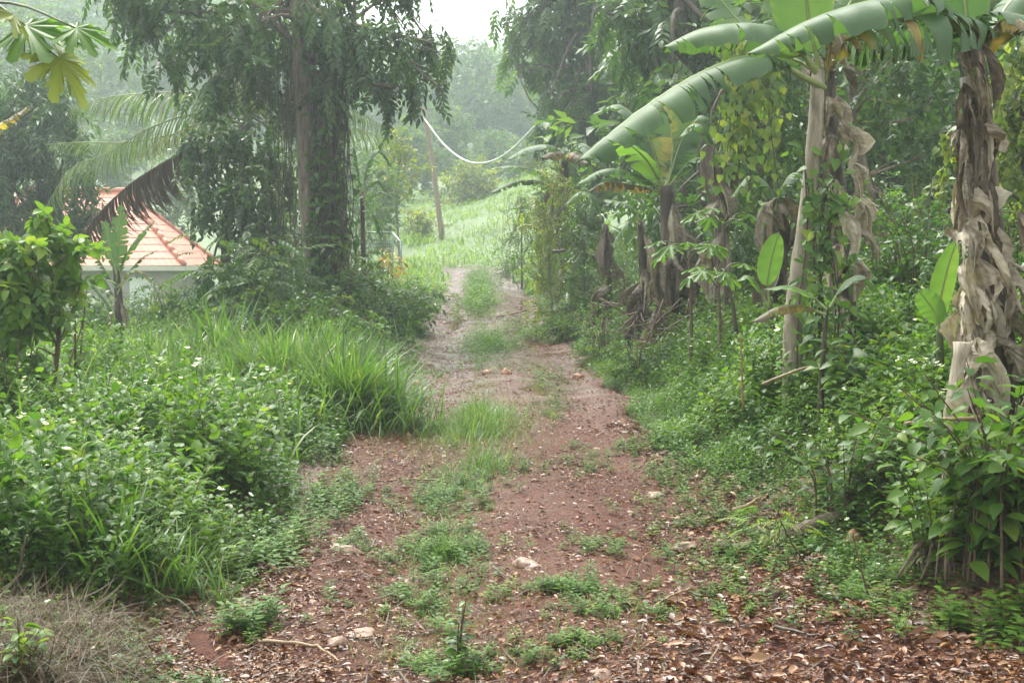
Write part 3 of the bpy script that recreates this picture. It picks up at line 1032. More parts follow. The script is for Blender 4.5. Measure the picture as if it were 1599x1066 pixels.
palm_frond(root, o, pxs([(375, 205), (320, 215), (262, 250), (200, 290), (140, 350), (128, 395)], (25.6, 24.2)), .95, 120, 2.4, M['dry_grass'], .35, 'dry_frond', 31, w=.042)
mb = MB()
for k in range(14):
    mb.tube(catmull([at(383 + rng.normal(0, 6), 195, 25.6), at(383 + rng.normal(0, 22), 150 + rng.normal(0, 20), 25.6), at(383 + rng.normal(0, 34), 180 + rng.normal(0, 30), 25.4)], 6), .02, 4)
mb.build('dry_fibre', M['dry_sheath'], root, o)

# dark mango-like tree at the left edge
o = at(45, 520, 30)
tree('round_dense_tree', 'dense dark round tree with narrow drooping leaves at the left edge', 'tree', [o, at(50, 420, 30), at(55, 300, 30)], .3, .18,
     pclumps([(20, 150, 60), (65, 145, 45), (105, 165, 34), (10, 220, 66), (80, 215, 58), (128, 215, 22), (30, 300, 66), (95, 295, 52), (135, 290, 26), (60, 370, 55), (120, 350, 34), (148, 345, 22), (155, 310, 15), (-50, 250, 80), (-40, 350, 70), (-60, 160, 60)], 30, .8),
     SPR_LONG, .55, 110, M['tree_leaf'], M['dark_bark'], .95, tone=.35, shell=.5, limb_from=.3, lr=.05)

# ------------------------------------------------------------------ house
YH = 50.0
cx = gx(288, YH)
ez = at(288, 415, YH)[2]
apx, apy, apz = cx - 2.95, YH + 3.0, ez + 2.75
xl0 = cx - 9.5
o = np.array([cx - 4.5, YH + 3, ez - 2.6])
root = thing('tiled_house', 'house with a wet orange tiled hip roof behind the palm', 'house', tuple(o))
mb = MB()
wl, wr, wf, wb = xl0 + .5, cx - .5, YH + .5, YH + 5.5
mb.box((wl, wf, ez - 3.2), (wr, wb, ez - .06))
mb.build('wall', M['wall'], root, o, False)


def roof_slope(name, A, B, C, D, courses=11):
    """A-B eave, D-C ridge (D above A): overlapping tile courses with a rolled profile"""
    A, B, C, D = map(lambda v: np.array(v, float), (A, B, C, D))
    nrm = norm(np.cross(B - A, D - A))
    mbb = MB()
    for k in range(courses):
        v0, v1 = k / courses, min(1, (k + 1.12) / courses)
        l0, r0 = A + (D - A) * v0, B + (C - B) * v0
        l1, r1 = A + (D - A) * v1, B + (C - B) * v1
        n = max(8, int(np.linalg.norm(r0 - l0) / .05))
        u = np.linspace(0, 1, n)[:, None]
        roll = .006 * np.abs(np.sin(np.linspace(0, 1, n) * np.linalg.norm(r0 - l0) / .26 * PI))[:, None]
        b0 = l0 + (r0 - l0) * u + nrm * (.020 + roll)
        b1 = l1 + (r1 - l1) * u + nrm * (.004 + roll * .7)
        lip = b0 - nrm * .019
        V = np.vstack([lip, b0, b1])
        i_ = np.arange(n - 1)
        Fc = np.concatenate([np.stack([i_ + a, i_ + 1 + a, i_ + n + 1 + a], -1) for a in (0, n)] + [np.stack([i_ + a, i_ + n + 1 + a, i_ + n + a], -1) for a in (0, n)])
        mbb.add(V, Fc)
    return mbb


ra = (apx, apy, apz)
rl = (xl0 + 2.95, apy, apz)
fl, frr, br_, bl_ = (xl0, YH, ez), (cx, YH, ez), (cx, YH + 6, ez), (xl0, YH + 6, ez)
mb = MB()
for q in ((fl, frr, ra, rl), (frr, br_, ra, ra), (br_, bl_, rl, ra), (bl_, fl, rl, rl)):
    s = roof_slope('s', *q)
    for V, Fc in zip(s.V, s.F):
        mb.add(V, Fc - Fc.min())
rf = mb.build('roof', M['tile'], root, o, False)
mb = MB()
for a, b2 in ((frr, ra), (br_, ra), (ra, rl), (fl, rl), (bl_, rl)):
    a, b2 = np.array(a) + [0, 0, .05], np.array(b2) + [0, 0, .05]
    for k in range(12):
        p, q = a + (b2 - a) * k / 12, a + (b2 - a) * (k + 1.08) / 12
        mb.tube([p, q], [.10, .085], 8)
mb.build('ridge_cap', M['tile'], rf, o)
mb = MB()
mb.box((xl0, YH - .02, ez - .17), (cx + .02, YH + .03, ez - .012))
mb.box((cx - .03, YH + .05, ez - .17), (cx + .03, YH + 6, ez - .012))
mb.build('fascia', M['fascia'], root, o, False)
dx0, dx1 = gx(203, wf), gx(240, wf)
mb = MB()
mb.box((dx0, wf - .05, ez - 2.55), (dx1, wf - .012, ez - .42))
mb.build('door', M['white_paint'], root, o, False)
mb = MB()
w0, w1 = gx(112, wf), gx(138, wf)
wz1, wz0 = at(0, 459, wf)[2], at(0, 480, wf)[2]
for a, b2 in (((w0, wz0), (w1, wz0 + .06)), ((w0, wz1 - .06), (w1, wz1)), ((w0, wz0 + .062), (w0 + .06, wz1 - .062)), ((w1 - .06, wz0 + .062), (w1, wz1 - .062)), (((w0 + w1) / 2 - .03, wz0 + .062), ((w0 + w1) / 2 + .03, wz1 - .062))):
    mb.box((a[0], wf - .06, a[1]), (b2[0], wf - .014, b2[1]))
wfm = mb.build('window_frame', M['white_paint'], root, o, False)
mb = MB()
mb.box((w0 + .03, wf - .03, wz0 + .03), (w1 - .03, wf - .005, wz1 - .03))
mb.build('pane', M['glass'], wfm, o, False)

# young banana in front of the house
o = at(182, 560, 21)
root = thing('banana_plant', 'young banana plant with torn leaves standing in front of the orange roof', 'banana plant', tuple(o))
banana_stem(root, o, pxs([(182, 560), (186, 500), (184, 450), (180, 415)], 21), .085, .045, M['banana_trunk'])
for q, (c, w, tr, ye) in enumerate([([(182, 440), (196, 400), (215, 370), (242, 343)], .15, .9, 0), ([(182, 440), (184, 390), (186, 355), (190, 318)], .16, .3, 0), ([(182, 450), (205, 420), (222, 402), (246, 390)], .13, .2, 0),
                                    ([(182, 450), (160, 415), (146, 390), (136, 372)], .14, .5, 0), ([(182, 470), (165, 440), (152, 430), (142, 445)], .13, .3, 0), ([(182, 460), (200, 425), (222, 424), (240, 445)], .12, .6, .3),
                                    ([(182, 500), (166, 470), (150, 452), (140, 430)], .10, .2, 0), ([(182, 430), (172, 390), (168, 362), (160, 345)], .13, .3, 0)]):
    banana_leaf(root, o, pxs(c, 21 - .08 * q), w, .55, tr, .12, seed=60 + q, tone=.48 + ye, ntear=9, n=34, side=(1, 0, .2) if q in (1, 7) else None)
dry_flap(root, o, at(188, 470, 20.9), (1, -.4), .5, .06, 5)
dry_flap(root, o, at(178, 480, 20.9), (-1, -.4), .45, .06, 6)

# papaya leaning in from the left edge
o = at(-70, 700, 9)
root = thing('papaya_plant', 'papaya with big lobed yellow-green leaves reaching in from the left edge', 'papaya', tuple(o))
mb = MB()
mb.tube(catmull(pxs([(-70, 700), (-75, 450), (-68, 200), (-62, -10)], 9), 14), np.linspace(.07, .035, 14), 10)
mb.build('trunk', M['dark_bark'], root, o)
PALM_L = t_palmate(7, droop=.45)
for q, (cxp, cyp, sz, d, nrm_) in enumerate([(42, 42, .36, (.75, -.2, -.05), (.1, -.62, .75)), (92, 92, .32, (.75, -.1, -.75), (.55, -.55, .6)), (120, 45, .25, (.9, 0, -.15), (.1, -.6, .8)), (20, 25, .28, (-.2, -.3, .2), (.1, -.5, .9)), (-60, 60, .32, (-.5, -.5, -.3), (0, -.4, .9))]):
    mb = MB()
    p = at(cxp, cyp, 8.7 - q * .05)
    mb.tube(catmull([at(-62, -5 + 5 * q, 9), (at(-62, -5, 9) + p) / 2 + np.array([0, 0, .05]), p], 8), np.linspace(.012, .006, 8), 6, 1)
    mb.scatter(PALM_L, p[None], fr1(d, nrm_)[None], np.array([sz]), np.array([.55 + .1 * (q % 2)]))
    mb.build('leaf', [M['yellow_leaf'] if q in (1, 3) else M['bright_leaf'], M['stem']], root, o)

# withering banana leaf at the left edge
o = at(-110, 620, 13)
root = thing('banana_plant', 'banana plant at the left edge with one yellow and brown drooping leaf', 'banana plant', tuple(o))
banana_stem(root, o, pxs([(-110, 620), (-105, 450), (-95, 260)], 13), .11, .06, M['banana_trunk'])
banana_leaf(root, o, pxs([(-95, 260), (-70, 225), (-25, 205), (15, 185), (45, 166)], 12.8), .15, .9, .5, .1, seed=4, tone=.82, brown=.3, tipbrown=.3, ntear=10)
banana_leaf(root, o, pxs([(-95, 260), (-110, 200), (-140, 150), (-190, 140)], 13), .2, .7, .4, .1, seed=5, tone=.4)

# broad-leaved shrub on the left
b = at(70, 690, 11.2)
base = np.array([b[0], 11.2, gz(b[0], 11.2)])
tree('broadleaf_shrub', 'tall broad-leaved shrub with bare brown stems at the left edge', 'shrub', [base, at(92, 520, 11.1), at(80, 420, 11)], .028, .014,
     pclumps([(30, 395, 38), (85, 375, 40), (120, 385, 22), (35, 450, 48), (105, 440, 26), (20, 510, 40), (75, 480, 34), (-20, 430, 60), (60, 345, 22), (10, 570, 34), (60, 560, 26)], 11, .25),
     [t_spray(10, LEAF_HI, .42, .35, k + 30, 1.0) for k in range(4)], .24, 520, M['weed_leaf'], M['twig'], .35, tone=.66, shell=.3, lr=.010, limb_from=.1)
b = at(20, 690, 10.4)
shrub('heart_leaf_shrub', 'thin-stemmed shrub with shaded gaps below the broad-leaved shrub', 'shrub', (b[0], 10.4, gz(b[0], 10.4)), .85, .4, 9, LEAF_HI, .13, 16, M['weed_leaf'], M['twig'], lo=.45, tone=.4, sr=.012)
b = at(118, 640, 12.2)
shrub('upright_shrub', 'shrub with two straight brown stems left of the small banana plant', 'shrub', (b[0], 12.2, gz(b[0], 12.2)), 1.55, .25, 3, LEAF_HI, .12, 26, M['weed_leaf'], M['twig'], lo=.55, tone=.5, sr=.016)

# ------------------------------------------------------------------ verge bushes left of the track, further up
for px, Yb, h, rad, lf, ls, m, lab in [
        (585, 20.5, 1.1, .7, SPR, .40, 'mid_leaf', 'dark leafy bush right of the vine-hung trunk at the track edge'),
        (632, 23, .95, .55, SPR, .36, 'mid_leaf', 'bush with thin brown stems leaning over the track below the orange croton'),
        (560, 24.5, 1.3, .7, SPR, .42, 'mid_leaf', 'bush of large glossy leaves between the big trunk and the croton'),
        (655, 27, .7, .5, SPR_FINE, .34, 'weed_leaf', 'small light green bush at the far left rut'),
        (530, 17.8, .75, .6, SPR, .36, 'weed_leaf', 'low bush in front of the big trunk beside the tall grass'),
        (610, 16.6, .55, .38, SPR_FINE, .30, 'mid_leaf', 'low dark bush at the bend of the left rut behind the tall grass')]:
    x = gx(px, Yb)
    shrub('verge_bush', lab, 'bush', (x, Yb, float(gz(x, Yb))), h, rad, 22, lf, ls, 7, M[m], M['twig'], lo=.12, tone=.42, group='bushes on the left verge')
x = gx(612, 28)
shrub('croton', 'croton with orange-yellow leaves beside the wire fence', 'plant', (x, 28, float(gz(x, 28))), 1.3, .28, 12, LEAF_LONG, .17, 14, M['croton'], M['twig'], lo=.78, tone=.5)
# fence of pale tube
o = at(600, 408, 40)
root = thing('wire_fence', 'pale green tube and wire fence in the grass beyond the croton', 'fence', tuple(o))
for a, c in ((575, 363), (613, 363), (626, 378)):
    yy = 40 if a < 620 else 37.5
    mb = MB()
    mb.tube([at(a, 425, yy), at(a, c, yy)], .028, 8)
    mb.build('post', M['steel'], root, o)
mb = MB()
mb.tube([at(572, 363, 40), at(613, 363, 40)], .028, 8)
mb.tube([at(613, 363, 40), at(626, 378, 37.5)], .028, 8)
mb.build('rail', M['steel'], root, o)
mb = MB()
for k in range(14):
    a = 576 + 36 * k / 13
    mb.tube([at(a, 364, 40), at(a, 420, 40)], .004, 4)
for k in range(10):
    c = 367 + 50 * k / 9
    mb.tube([at(575, c, 40), at(613, c, 40)], .004, 4)
mb.build('wire_mesh', M['steel'], root, o)

# ------------------------------------------------------------------ pole and cable
o = at(691, 378, 55)
root = thing('utility_pole', 'leaning wooden utility pole on the grassy slope', 'pole', tuple(o))
mb = MB()
mb.tube(catmull([at(691, 378, 55), at(678, 275, 55), at(662, 168, 55)], 10), np.linspace(.115, .085, 10), 12)
mb.build('shaft', M['pole'], root, o)
mb = MB()
mb.tube([at(659, 186, 54.85), at(667, 186, 54.85)], .05, 8)
mb.build('bracket', M['steel'], root, o)
mb = MB()
cb = catmull(pxs([(663, 186, 54.85), (690, 222, 53.5), (718, 246, 52), (745, 255, 50.5), (775, 249, 49), (803, 230, 47.5), (830, 203, 46), (862, 170, 44.5)], 60), 60)
mb.tube(cb, 033e-3 * (1 + .14 * np.sin(np.arange(60) * 2.1)), 8)
tag(mb.build('cable', M['cable'], None, cb[0]), 'thick white cable sagging from the leaning pole to the right-hand trees', 'cable')

# ------------------------------------------------------------------ distant trees
SPF = [t_spray(9, LEAF_LO, .42, .3, k + 40) for k in range(3)]


def far_tree(name, label, px, Yt, base_py, top_py, wpx, m, seed, sprays=SPF, dens=30, size=.62, down=.2, nclump=13, stem_px=None, group=None, tone=.5, low=.35):
    r_ = np.random.default_rng(seed)
    b, t = at(px, base_py, Yt), at(px, top_py, Yt)
    h = t[2] - b[2]
    w = wpx / F * Yt / 2
    cs = []
    for k in range(nclump):
        z = b[2] + h * (low + (1 - low) * (k + .5) / nclump)
        prof = math.sin(PI * ((k + .8) / (nclump + .9)) ** .8) ** .6
        a = k * 2.4 + r_.uniform(-.6, .6)
        q = w * prof * r_.uniform(.35, .72)
        cs.append((np.array([b[0] + math.cos(a) * q, b[1] + math.sin(a) * q, z]), max(.3, w * r_.uniform(.36, .6))))
    return tree(name, label, 'tree', [b, (b + t) / 2 + r_.normal(0, .1, 3), t - np.array([0, 0, .12 * h])], max(.03, .011 * h), max(.015, .005 * h), cs, sprays, size, dens, M[m], M['bark'], down, group, .3, tone, .35)


gY = lambda px, Y: HY + (CZ - float(gz(gx(px, Y), Y))) / Y * F
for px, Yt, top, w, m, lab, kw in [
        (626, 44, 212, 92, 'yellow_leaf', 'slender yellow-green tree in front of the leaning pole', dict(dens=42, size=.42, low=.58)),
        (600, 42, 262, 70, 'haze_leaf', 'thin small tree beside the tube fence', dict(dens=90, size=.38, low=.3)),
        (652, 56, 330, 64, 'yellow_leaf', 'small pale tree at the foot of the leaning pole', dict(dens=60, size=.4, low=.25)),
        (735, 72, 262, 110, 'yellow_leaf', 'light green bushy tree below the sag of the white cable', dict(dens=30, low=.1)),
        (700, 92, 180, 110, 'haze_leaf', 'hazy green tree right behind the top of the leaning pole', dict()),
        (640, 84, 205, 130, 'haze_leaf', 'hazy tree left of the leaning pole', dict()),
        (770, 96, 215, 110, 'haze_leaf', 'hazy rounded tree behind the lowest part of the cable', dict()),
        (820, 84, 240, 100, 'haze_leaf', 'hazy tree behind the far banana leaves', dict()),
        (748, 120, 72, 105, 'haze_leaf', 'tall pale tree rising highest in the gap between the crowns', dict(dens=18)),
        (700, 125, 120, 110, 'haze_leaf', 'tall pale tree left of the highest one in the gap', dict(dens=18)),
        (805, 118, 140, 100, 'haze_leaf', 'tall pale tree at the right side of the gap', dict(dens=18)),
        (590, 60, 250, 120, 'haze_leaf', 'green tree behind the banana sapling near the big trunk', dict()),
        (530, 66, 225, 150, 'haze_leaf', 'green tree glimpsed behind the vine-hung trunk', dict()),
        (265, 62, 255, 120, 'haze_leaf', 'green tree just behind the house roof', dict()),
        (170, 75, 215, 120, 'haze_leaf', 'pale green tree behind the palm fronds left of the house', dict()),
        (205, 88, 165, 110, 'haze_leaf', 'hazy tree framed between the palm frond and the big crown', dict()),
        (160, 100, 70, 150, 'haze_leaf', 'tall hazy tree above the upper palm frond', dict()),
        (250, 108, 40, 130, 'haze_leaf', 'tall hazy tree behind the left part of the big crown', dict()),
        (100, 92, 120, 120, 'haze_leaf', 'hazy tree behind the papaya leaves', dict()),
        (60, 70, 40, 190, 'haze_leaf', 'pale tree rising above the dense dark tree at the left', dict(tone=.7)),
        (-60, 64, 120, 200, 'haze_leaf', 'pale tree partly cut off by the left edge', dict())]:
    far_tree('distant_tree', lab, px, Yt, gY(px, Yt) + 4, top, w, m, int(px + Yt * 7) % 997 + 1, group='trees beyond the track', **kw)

# forest on the hill: one mass
mb = MB()
cnt = 0
while cnt < 420:
    yy = rng.uniform(112, 270)
    xx = (rng.uniform(-.44, .30) if cnt < 300 else rng.uniform(-.44, -.18)) * yy
    if xx > 6 and yy < 150 and xx > .12 * yy:
        continue
    z0 = float(gz(xx, yy))
    h = rng.uniform(5, 10)
    w = h * rng.uniform(.32, .5)
    cs = [(np.array([xx + rng.normal(0, w * .5), yy + rng.normal(0, w * .5), z0 + h * rng.uniform(.3, .95)]), w * rng.uniform(.35, .6)) for _ in range(7)]
    crown(mb, cs, [t_spray(6, LEAF_LO, .5, .3, 77)], 1.4, 8, .15, .4, tone=rng.uniform(.25, .75))
    cnt += 1
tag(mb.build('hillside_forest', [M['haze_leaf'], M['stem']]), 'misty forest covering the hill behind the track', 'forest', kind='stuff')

# ------------------------------------------------------------------ right: tall trees
Y = 38.0
o = at(935, 430, Y)
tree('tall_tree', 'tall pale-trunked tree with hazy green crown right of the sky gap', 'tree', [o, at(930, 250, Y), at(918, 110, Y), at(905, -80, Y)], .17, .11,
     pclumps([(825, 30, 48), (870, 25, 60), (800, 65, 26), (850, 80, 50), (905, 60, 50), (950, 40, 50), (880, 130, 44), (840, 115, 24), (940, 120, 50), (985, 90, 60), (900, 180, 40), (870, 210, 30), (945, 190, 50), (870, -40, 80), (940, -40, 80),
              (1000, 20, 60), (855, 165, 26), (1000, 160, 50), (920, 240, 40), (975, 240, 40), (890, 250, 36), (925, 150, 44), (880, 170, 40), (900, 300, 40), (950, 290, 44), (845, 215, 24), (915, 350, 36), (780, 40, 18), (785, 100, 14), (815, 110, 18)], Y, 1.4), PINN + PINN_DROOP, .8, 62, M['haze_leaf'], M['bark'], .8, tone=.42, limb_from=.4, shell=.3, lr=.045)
Y = 23.0
o = at(1075, 470, Y)
tree('feathery_tree', 'feathery dark tree with wet shining leaves behind the long banana leaf', 'tree', [o, at(1070, 300, Y), at(1065, 120, Y), at(1060, -60, Y)], .2, .1,
     pclumps([(1000, 20, 50), (1040, 60, 55), (985, 90, 40), (1050, 130, 50), (1100, 90, 60), (1010, 150, 36), (1090, 190, 50), (1120, 30, 60), (1060, -20, 70), (980, 190, 30), (1130, 150, 50), (1050, 220, 40), (1150, 230, 44), (1110, 270, 40), (960, 30, 40)], Y, 1.0), PINN_FINE + PINN, .7, 95, M['tree_leaf'], M['dark_bark'], .6, tone=.55, shell=.4)
Y = 16.0
for lab, pts, cls_, m, spr, sz, dn, tn in [
        ('dark understorey tree between the two main banana stems', [(1385, 520), (1380, 400), (1345, 250), (1330, 130)],
         [(1375, 60, 60), (1420, 100, 60), (1360, 150, 55), (1450, 40, 60), (1420, 180, 55), (1460, 150, 50), (1400, 250, 55), (1450, 240, 50), (1330, 200, 40), (1350, 40, 60), (1440, 310, 50), (1380, 320, 40)], 'tree_leaf', SPR, .42, 110, .5),
        ('dark tree behind the leaning white banana stem', [(1210, 520), (1205, 400), (1195, 250), (1190, 100)],
         [(1180, 120, 55), (1230, 100, 50), (1150, 200, 44), (1200, 190, 50), (1240, 200, 45), (1170, 270, 45), (1220, 280, 45), (1180, 50, 60), (1240, 40, 60), (1130, 320, 36), (1170, 350, 34)], 'tree_leaf', SPR_LONG, .42, 100, .5)]:
    pp = pxs(pts, Y)
    pp[0][2] = float(gz(pp[0][0], Y)) - .05
    tree('understorey_tree', lab, 'tree', pp, .085, .05, pclumps(cls_, Y, .6), spr, sz, dn, M[m], M['bark'], .5, tone=tn, lr=.025, group='dark trees behind the bananas')
Y = 13.0
o = at(1600, 520, Y)
tree('creeper_hung_tree', 'tree hung with yellowing heart-leaved creepers at the right edge', 'tree', [o, at(1610, 350, Y), at(1600, 150, Y)], .1, .06,
     pclumps([(1570, 120, 34), (1600, 90, 40), (1560, 190, 34), (1600, 200, 44), (1570, 260, 36), (1620, 290, 44), (1560, 320, 30), (1600, 370, 40), (1480, 220, 22), (1475, 280, 26), (1640, 150, 60), (1560, 400, 34), (1620, 440, 40)], Y, .35), SPR_HEART, .34, 260, M['yellow_leaf'], M['dark_bark'], .6, tone=.3, shell=.5, lr=.02)
mb = MB()
for k in range(85):
    yy = rng.uniform(25, 48)
    xx = rng.uniform((1015 - CX) / F, .43) * yy + rng.uniform(0, 1.0)
    z0 = float(gz(xx, yy))
    h = rng.uniform(4, 9.5)
    cs = [(np.array([xx + rng.normal(0, .7), yy + rng.normal(0, .8), z0 + h * (j + .5) / 8]), rng.uniform(.6, 1.15)) for j in range(8)]
    crown(mb, cs, SPF, .85, 15, .35, .4, tone=rng.uniform(.1, .5))
    mb.tube([(xx, yy, z0 - .1), (xx + .1, yy, z0 + h * .5), (xx, yy, z0 + h * .85)], [.09, .06, .03], 6, 2)
tag(mb.build('woodland', [M['haze_leaf'], M['stem'], M['dark_bark']]), 'dim woodland closing the view behind the bananas on the right', 'woodland', kind='stuff')
# yellow-leaved creeper hanging below the long banana leaf
o = at(1150, 100, 13.4)
root = thing('yellowing_creeper', 'creeper with pale yellow heart leaves hanging below the long banana leaf', 'vine', tuple(o))
ms, ml = MB(), MB()
for k in range(13):
    x0 = 1128 + 7 * k + rng.normal(0, 5)
    pts = catmull([at(x0, 60 + rng.normal(0, 15), 13.4), at(x0 + rng.normal(0, 8), 140, 13.2), at(x0 + rng.normal(0, 14), rng.uniform(200, 300), 13.3)], 16)
    ms.tube(pts, .005, 4, cap=False)
    for p in pts:
        kk = 2
        P = p + rng.normal(0, .05, (kk, 3))
        D = norm(np.stack([rng.normal(0, .4, kk), rng.normal(-.3, .3, kk), -np.ones(kk)], -1))
        N = norm(np.stack([rng.normal(0, .3, kk), -np.ones(kk), rng.normal(.3, .3, kk)], -1))
        put(ml, [HEART], P, frames(D, N), rng.uniform(.055, .10, kk), np.clip(rng.normal(.28, .22, kk), 0, 1), .95)
ms.build('vine_stems', M['vine_wood'], root, o)
ml.build('foliage', [M['yellow_leaf'], M['stem']], root, o)

for lab, px, Yb, cls_, m, spr, sz, dn, tn in [
        ('leafy understorey tree filling the gap behind the middle bananas', 1085, 20.5, [(1000, 300, 40), (1040, 330, 44), (1090, 340, 46), (1130, 300, 46), (1060, 270, 44), (1150, 370, 44), (1010, 360, 36), (1100, 390, 40), (1170, 240, 50), (1190, 320, 50), (1060, 390, 36)], 'mid_leaf', SPR, .5, 75, .35),
        ('tree with dense dark foliage behind the dark banana stem', 1300, 19.0, [(1260, 330, 50), (1320, 350, 54), (1380, 360, 54), (1290, 260, 54), (1350, 280, 50), (1240, 400, 46), (1420, 400, 50), (1310, 170, 60), (1250, 200, 50), (1370, 200, 60), (1420, 300, 56), (1300, 60, 70), (1380, 90, 70)], 'mid_leaf', SPR, .5, 70, .3),
        ('dense green tree behind the nearest banana', 1500, 17.0, [(1480, 120, 60), (1540, 150, 60), (1490, 230, 60), (1550, 260, 60), (1470, 330, 56), (1530, 360, 60), (1590, 330, 60), (1450, 410, 50), (1520, 440, 56), (1590, 430, 60), (1480, 40, 70), (1570, 60, 70), (1640, 200, 80)], 'mid_leaf', SPR_HEART, .5, 70, .3)]:
    o = at(px, 500, Yb)
    o[2] = float(gz(o[0], Yb)) - .05
    tree('understorey_tree', lab, 'tree', [o, o + np.array([.1, 0, 1.2]), at(px + 10, 200, Yb)], .1, .06, pclumps(cls_, Yb, .7), spr, sz, dn, M[m], M['dark_bark'], .5, tone=tn, lr=.025, group='dark trees behind the bananas', shell=.4)
# background shrub wall on the right bank
for px, Yb, h, rad, lf, ls, m, lab in [
        (1440, 12.5, 1.5, .9, SPR, .36, 'mid_leaf', 'green bush between the young banana and the dark sapling trunk'),
        (1330, 14.0, 1.3, .8, SPR, .36, 'bank_leaf', 'bush behind the stems of the leaning banana'),
        (1150, 17.0, 1.5, .8, SPR, .4, 'bank_leaf', 'bush behind the papaya seedlings on the bank'),
        (1010, 20.0, 1.3, .8, SPR_FINE, .36, 'bank_leaf', 'twiggy bush below the middle banana clump'),
        (960, 22.5, 1.1, .8, SPR_FINE, .36, 'bank_leaf', 'bush left of the middle banana clump on the bank'),
        (905, 24.0, .9, .7, SPR_FINE, .34, 'bank_leaf', 'low bush beside the fallen branch'),
        (945, 18.5, .85, .6, SPR_FINE, .34, 'weed_leaf', 'light green bush in front of the stumpy dry banana stem'),
        (995, 15.8, .6, .55, SPR_FINE, .32, 'weed_leaf', 'light green low bush in front of the middle banana clump'),
        (880, 22.0, .8, .5, SPR_FINE, .34, 'weed_leaf', 'light green bush at the lane edge below the far banana'),
        (1590, 10.5, 1.2, .8, SPR_HEART, .3, 'mid_leaf', 'creeper bush behind the dry-leaved banana at the right edge'),
        (1250, 17.5, 1.7, .9, SPR, .4, 'dark_leaf', 'dark bush behind the short hooded banana stem')]:
    x = gx(px, Yb)
    shrub('bank_bush', lab, 'bush', (x, Yb, float(gz(x, Yb))), h, rad, 26, lf, ls, 8, M[m], M['twig'], lo=.1, tone=.42, group='bushes on the right bank')
for px, Yb, top, w, m, lab in [(865, 25, 258, 120, 'yellow_leaf', 'yellow-green bushy tree below the far banana leaves'), (912, 23.4, 310, 90, 'mid_leaf', 'green bushy tree right of the yellow-green one'), (815, 35, 300, 80, 'haze_leaf', 'grey-green bush where the lane bends'), (845, 33, 280, 60, 'mid_leaf', 'small bushy tree at the far right verge'), (466, 26, 195, 84, 'mid_leaf', 'narrow bushy tree directly behind the big trunk'), (432, 27.5, 225, 120, 'mid_leaf', 'green bushy tree in the gap between the creeper bush and the trunk'), (565, 31, 290, 90, 'mid_leaf', 'bushy tree behind the banana sapling')]:
    far_tree('bushy_tree', lab, px, Yb, gY(px, Yb) + 4, top, w, m, int(px), SPR_FINE + PINN[:1], 230 if Yb < 30 else 120, .36, .3, 13, group='bushy trees beside the lane', low=.06)
x = gx(790, 40)
shrub('verge_bush', 'small round bush alone on the grassy slope right of the lane', 'bush', (x, 40, float(gz(x, 40))), .8, .4, 16, SPR_FINE, .3, 6, M['mid_leaf'], M['twig'], lo=.1, tone=.4)
# ------------------------------------------------------------------ bananas on the right
CAMS = (1, 0, 0)
# A: nearest, hung with dry leaves
YA = 7.5
o = at(1550, 770, YA)
o[2] = float(gz(o[0], YA)) - .05
root = thing('banana_plant', 'nearest banana plant wrapped in grey dry leaves at the right edge', 'banana plant', tuple(o))
pa = banana_stem(root, o, [o] + list(pxs([(1556, 560), (1545, 400), (1532, 260), (1520, 120)], YA)), .115, .07, M['banana_trunk'])
A = lambda l, y=YA: pxs(l, y)
banana_leaf(root, o, A([(1515, 110), (1500, 45), (1440, -8), (1355, 2), (1262, 32), (1165, 85)], (7.5, 6.85)), .28, 1.15, .45, .14, seed=1, tone=.38, ntear=10, n=80)
banana_leaf(root, o, A([(1520, 110), (1532, 48), (1484, 22), (1424, 26), (1366, 38), (1318, 66)], (7.5, 6.95)), .37, 1.5, .25, .14, seed=2, tone=.34, ntear=13, brown=.08, tipbrown=.8, n=56)
banana_leaf(root, o, A([(1515, 110), (1530, 30), (1585, 22), (1650, 50), (1720, 110)], (7.5, 7.2)), .2, 1.0, .3, .1, seed=3, tone=.36, ntear=8)
banana_leaf(root, o, A([(1515, 110), (1506, 0), (1490, -120), (1440, -260)], (7.5, 7.4)), .22, .5, .2, .1, seed=4, side=CAMS)
banana_leaf(root, o, A([(1520, 110), (1490, 40), (1455, 0), (1400, -5), (1370, 15)], (7.5, 7.9)), .2, .9, .4, .15, seed=5, tone=.3, ntear=8)
banana_leaf(root, o, A([(1520, 105), (1560, 40), (1590, 30), (1620, 60)], (7.5, 7.1)), .14, 1.3, .3, .1, seed=6, tone=.92, brown=.4, ntear=10)
banana_leaf(root, o, A([(1525, 110), (1580, 0), (1680, -60), (1780, -40)], (7.5, 8.2)), .22, .8, .3, .1, seed=7)
for k, (px, py, ox, L, W, tn) in enumerate([(1520, 285, .6, .34, .13, .72), (1512, 300, -.5, .40, .10, .60), (1530, 330, .4, .45, .12, .68), (1508, 350, -.2, .42, .11, .55), (1545, 370, .7, .45, .11, .6), (1520, 400, -.1, .50, .12, .66), (1560, 400, .6, .5, .11, .5),
                                        (1515, 440, -.4, .46, .12, .72), (1540, 450, .3, .45, .10, .55), (1575, 430, .8, .50, .11, .48), (1585, 470, .8, .4, .1, .6), (1505, 480, -.5, .42, .11, .75), (1525, 500, -.1, .46, .11, .62), (1500, 200, -.6, .4, .06, .42), (1545, 190, .9, .22, .10, .6),
                                        (1518, 140, -.3, .35, .05, .3), (1535, 150, .3, .38, .05, .3), (1590, 330, .8, .45, .1, .45), (1560, 520, .5, .35, .09, .5), (1510, 250, -.7, .5, .05, .35), (1600, 520, .8, .3, .1, .4)]):
    dry_flap(root, o, at(px, py, YA - .08 - .02 * (k % 5)), (ox, -.8), L * .66, W * .8, 300 + k, tn, kick=.5 if k % 3 else .95, fold=.55 + .1 * (k % 4))
